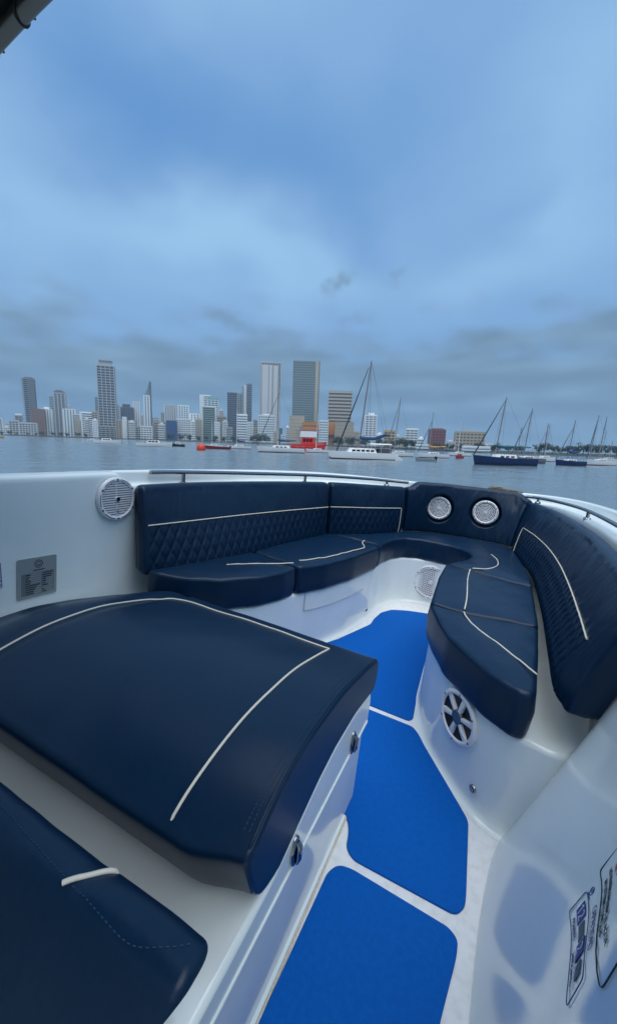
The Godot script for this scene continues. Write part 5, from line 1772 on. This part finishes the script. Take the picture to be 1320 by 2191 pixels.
	motorboat("dinghy", "small grey inflatable dinghy with an outboard right of the catamaran", 18.3, -64.2, 3.3, 0.15, {"hull": paint(0.55, 0.57, 0.60, 0.5), "deck": paint(0.35, 0.36, 0.38), "free": 0.42, "motor": true, "category": "dinghy"})
	sailboat("sloop", "white yacht with a sand coloured cockpit cover left of the red brick block", 26.1, -86.0, 6.8, 0.15, {"masts": [[0.36, 9.6, 2.0, 2.6, paint(0.70, 0.55, 0.30)]], "free": 0.85, "jib": paint(0.35, 0.38, 0.42), "jib_top": 0.8, "mast": paint(0.55, 0.56, 0.60, 0.35), "bimini": paint(0.72, 0.56, 0.32)})
	sailboat("sloop", "distant white sloop with a thin mast in front of the red brick block", 43.5, -118.0, 7.0, 0.2, {"masts": [[0.45, 10.0, 0.5, 2.4, null]], "free": 0.9, "mast": white})
	motorboat("motorboat", "small red motorboat left of the blue ketch's bow", 32.6, -88.3, 2.9, 0.7, {"hull": paint(0.60, 0.16, 0.18, 0.4), "cabin": 0.55, "cabin_mat": paint(0.62, 0.22, 0.22), "free": 0.5})
	sailboat("ketch", "long dark blue ketch with a teal boom cover on the right", 27.7, -57.8, 9.3, 0.12, {"hull": navy, "stripe": paint(0.05, 0.08, 0.16), "masts": [[0.355, 9.6, 5.5, 3.0, paint(0.05, 0.30, 0.34, 0.7)], [0.72, 5.5, 3.0, 0.0, null]], "free": 1.0, "jib": paint(0.20, 0.20, 0.24), "mast": paint(0.55, 0.47, 0.46, 0.4), "bimini": paint(0.05, 0.28, 0.32, 0.7)})
	sailboat("sloop", "grey hulled sloop half hidden behind the blue ketch", 38.6, -72.0, 7.0, 0.25, {"hull": paint(0.40, 0.43, 0.47), "masts": [[0.40, 9.6, 5.0, 2.4, null]], "free": 0.85, "jib": paint(0.30, 0.32, 0.37), "mast": paint(0.45, 0.44, 0.46, 0.4)})
	sailboat("sloop", "distant sloop with a short dark mast behind the blue ketch's stern", 58.0, -100.0, 6.5, 0.2, {"masts": [[0.45, 9.0, 2.0, 2.2, null]], "free": 0.8, "mast": paint(0.3, 0.3, 0.33, 0.5)})
	sailboat("sloop", "pale sloop with a raked grey foresail between the blue ketch and the navy sloop", 50.2, -86.8, 5.6, 0.3, {"masts": [[0.55, 8.2, 3.0, 1.8, null]], "free": 0.75, "jib": paint(0.48, 0.52, 0.56), "mast": paint(0.66, 0.66, 0.68, 0.3)})
	sailboat("sloop", "navy hulled sloop with a blue sail cover near the right edge", 42.6, -66.1, 5.5, 0.2, {"hull": navy, "stripe": paint(0.06, 0.09, 0.16), "masts": [[0.42, 7.4, 4.0, 2.0, royal]], "free": 0.7, "jib": paint(0.40, 0.42, 0.46), "jib_top": 0.85, "mast": paint(0.45, 0.43, 0.45, 0.4)})
	sailboat("sloop", "white sloop right of the navy sloop near the right edge", 51.7, -71.9, 5.6, 0.15, {"masts": [[0.10, 8.8, 5.0, 2.4, null], [0.42, 8.6, 4.0, 0.0, null]], "free": 0.8, "jib": paint(0.36, 0.40, 0.46), "mast": paint(0.52, 0.52, 0.54, 0.4)})
	sailboat("sloop", "sloop cut off by the right edge", 75.5, -102.2, 6.5, 0.2, {"masts": [[0.15, 8.0, 4.0, 2.4, null], [0.55, 5.5, 3.0, 0.0, null]], "free": 0.8, "mast": paint(0.58, 0.58, 0.60, 0.4)})

# ---------------------------------------------------------------- shore trees
func leaf_crown(seed_: int, h: float, w: float) -> ArrayMesh:
	var r := RandomNumberGenerator.new()
	r.seed = seed_
	var mb := MB.new()
	var lobes := []
	for i in 9:
		var a := r.randf() * TAU
		var q := sqrt(r.randf()) * w * 0.36
		lobes.append([Vector3(cos(a) * q, h * r.randf_range(0.36, 0.84), sin(a) * q), r.randf_range(0.16, 0.27) * w])
	for i in 420:
		var lb = lobes[r.randi() % lobes.size()]
		var d := Vector3(r.randfn(), r.randfn() * 0.8, r.randfn()).normalized()
		var p: Vector3 = lb[0] + d * lb[1] * pow(r.randf(), 0.35)
		var s := r.randf_range(0.5, 1.0) * h * 0.085
		var x := Vector3(r.randfn(), r.randfn(), r.randfn()).normalized()
		var y := x.cross(d + Vector3(0.01, 0.3, 0.02)).normalized()
		mb.face([p - x * s, p - y * s * 0.6, p + x * s, p + y * s * 0.6])
	return mb.build()
func trunk_mesh(seed_: int, h: float) -> ArrayMesh:
	var r := RandomNumberGenerator.new()
	r.seed = seed_
	var mb := MB.new()
	mb.tube([Vector3(0, -0.4, 0), Vector3(0.05 * h, h * 0.3, 0), Vector3(0.02 * h, h * 0.62, 0.02 * h)], [h * 0.035, h * 0.025, h * 0.012], 7)
	for i in 4:
		var a := i * 1.7
		mb.tube([Vector3(0.04 * h, h * 0.32, 0), Vector3(cos(a) * h * 0.22, h * 0.62, sin(a) * h * 0.22)], [h * 0.016, h * 0.007], 5)
	return mb.build()
const ORD := ["first", "second", "third", "fourth", "fifth", "sixth", "seventh", "eighth", "ninth", "tenth"]
func make_trees() -> void:
	# [x, z, height, spread, landmark]
	var spans := [
		[-560.0, -585.0, -415.0, -572.0, 12, 6.0, "below the slender dark tower"],
		[-410.0, -570.0, -310.0, -560.0, 8, 6.0, "below the tallest left tower"],
		[-200.0, -552.0, -100.0, -548.0, 8, 8.5, "below the green topped pair"],
		[-84.0, -546.0, -55.0, -545.0, 4, 13.0, "below the left big tower"],
		[30.0, -512.0, 66.0, -450.0, 6, 12.0, "below the beige banded tower"],
		[72.0, -440.0, 92.0, -345.0, 7, 9.0, "behind the catamaran's stern"],
		[97.0, -318.0, 112.0, -292.0, 5, 6.0, "beside the red brick block"],
		[115.0, -284.0, 150.0, -270.0, 7, 6.2, "behind the blue ketch"],
		[152.0, -268.0, 176.0, -262.0, 6, 6.6, "between the blue ketch and the navy sloop"],
		[178.0, -262.0, 222.0, -256.0, 9, 7.0, "above the navy sloop at the right edge"]]
	var crowns := []
	var trunks := []
	for i in 4:
		crowns.append(leaf_crown(40 + i, 6.0, 7.0 if i % 2 else 5.6))
		trunks.append(trunk_mesh(60 + i, 6.0))
	var protos := []
	for i in 4:
		var t := Node3D.new()
		var a := MeshInstance3D.new()
		a.name = "trunk"; a.mesh = trunks[i]; a.material_override = M.bark
		t.add_child(a)
		var c := MeshInstance3D.new()
		c.name = "crown"; c.mesh = crowns[i]; c.material_override = M.leaf[i % 3]
		t.add_child(c)
		protos.append(t)
	for s in spans:
		for k in s[4]:
			var u: float = (k + 0.5) / s[4]
			var t: Node3D = protos[rng.randi() % 4].duplicate()
			t.name = numbered("shore_tree", self)
			add_child(t, true)
			var sc: float = s[5] / 6.0 * rng.randf_range(0.75, 1.2)
			t.transform = Transform3D(Basis(Vector3.UP, rng.randf() * TAU).scaled(Vector3(sc * rng.randf_range(1.0, 1.35), sc, sc * 1.2)), Vector3(lerpf(s[0], s[2], u) + rng.randf_range(-1.5, 1.5), 0.8, lerpf(s[1], s[3], u) - rng.randf_range(4.0, 9.0)))
			tag(t, "%s shore tree from left %s" % [ORD[k] if k < 10 else ["eleventh", "twelfth"][k - 10], s[6]], "tree", "trees along the far shore")
	for t in protos:
		t.free()
	# palms
	for q in [[170.5, -258.0, 7.6, "palm tree above the navy sloop near the right edge"], [206.0, -256.0, 5.5, "palm tree at the far right end of the shore"], [124.0, -268.0, 6.0, "palm tree just right of the long white shed"]]:
		var t := thing("palm_tree", q[3], "tree", Transform3D(Basis.IDENTITY, Vector3(q[0], 0.8, q[1])), "trees along the far shore")
		var h: float = q[2]
		var mb := MB.new()
		mb.tube([Vector3(0, -0.4, 0), Vector3(0.15, h * 0.5, 0), Vector3(0.1, h, 0)], [0.20, 0.16, 0.13], 7)
		part(mb, "trunk", M.bark, t)
		mb = MB.new()
		for i in 15:
			var a := i * 2.4
			var el := rng.randf_range(-0.1, 0.9)
			var pts := []
			var d := Vector3(cos(a), 0, sin(a))
			for k in 7:
				var u := k / 6.0
				pts.append(Vector3(0.1, h, 0) + d * u * 2.3 + Vector3(0, sin(el) * 2.2 * u - 2.0 * u * u, 0))
			for k in 6:
				var w := 0.32 * (1.0 - absf(k / 5.0 - 0.4))
				var side := Vector3(-d.z, -0.5, d.x) * w
				var side2 := Vector3(d.z, -0.5, -d.x) * w
				mb.face([pts[k], pts[k + 1], pts[k + 1] + side])
				mb.face([pts[k], pts[k + 1], pts[k + 1] + side2])
		part(mb, "crown", M.leaf[1], t)
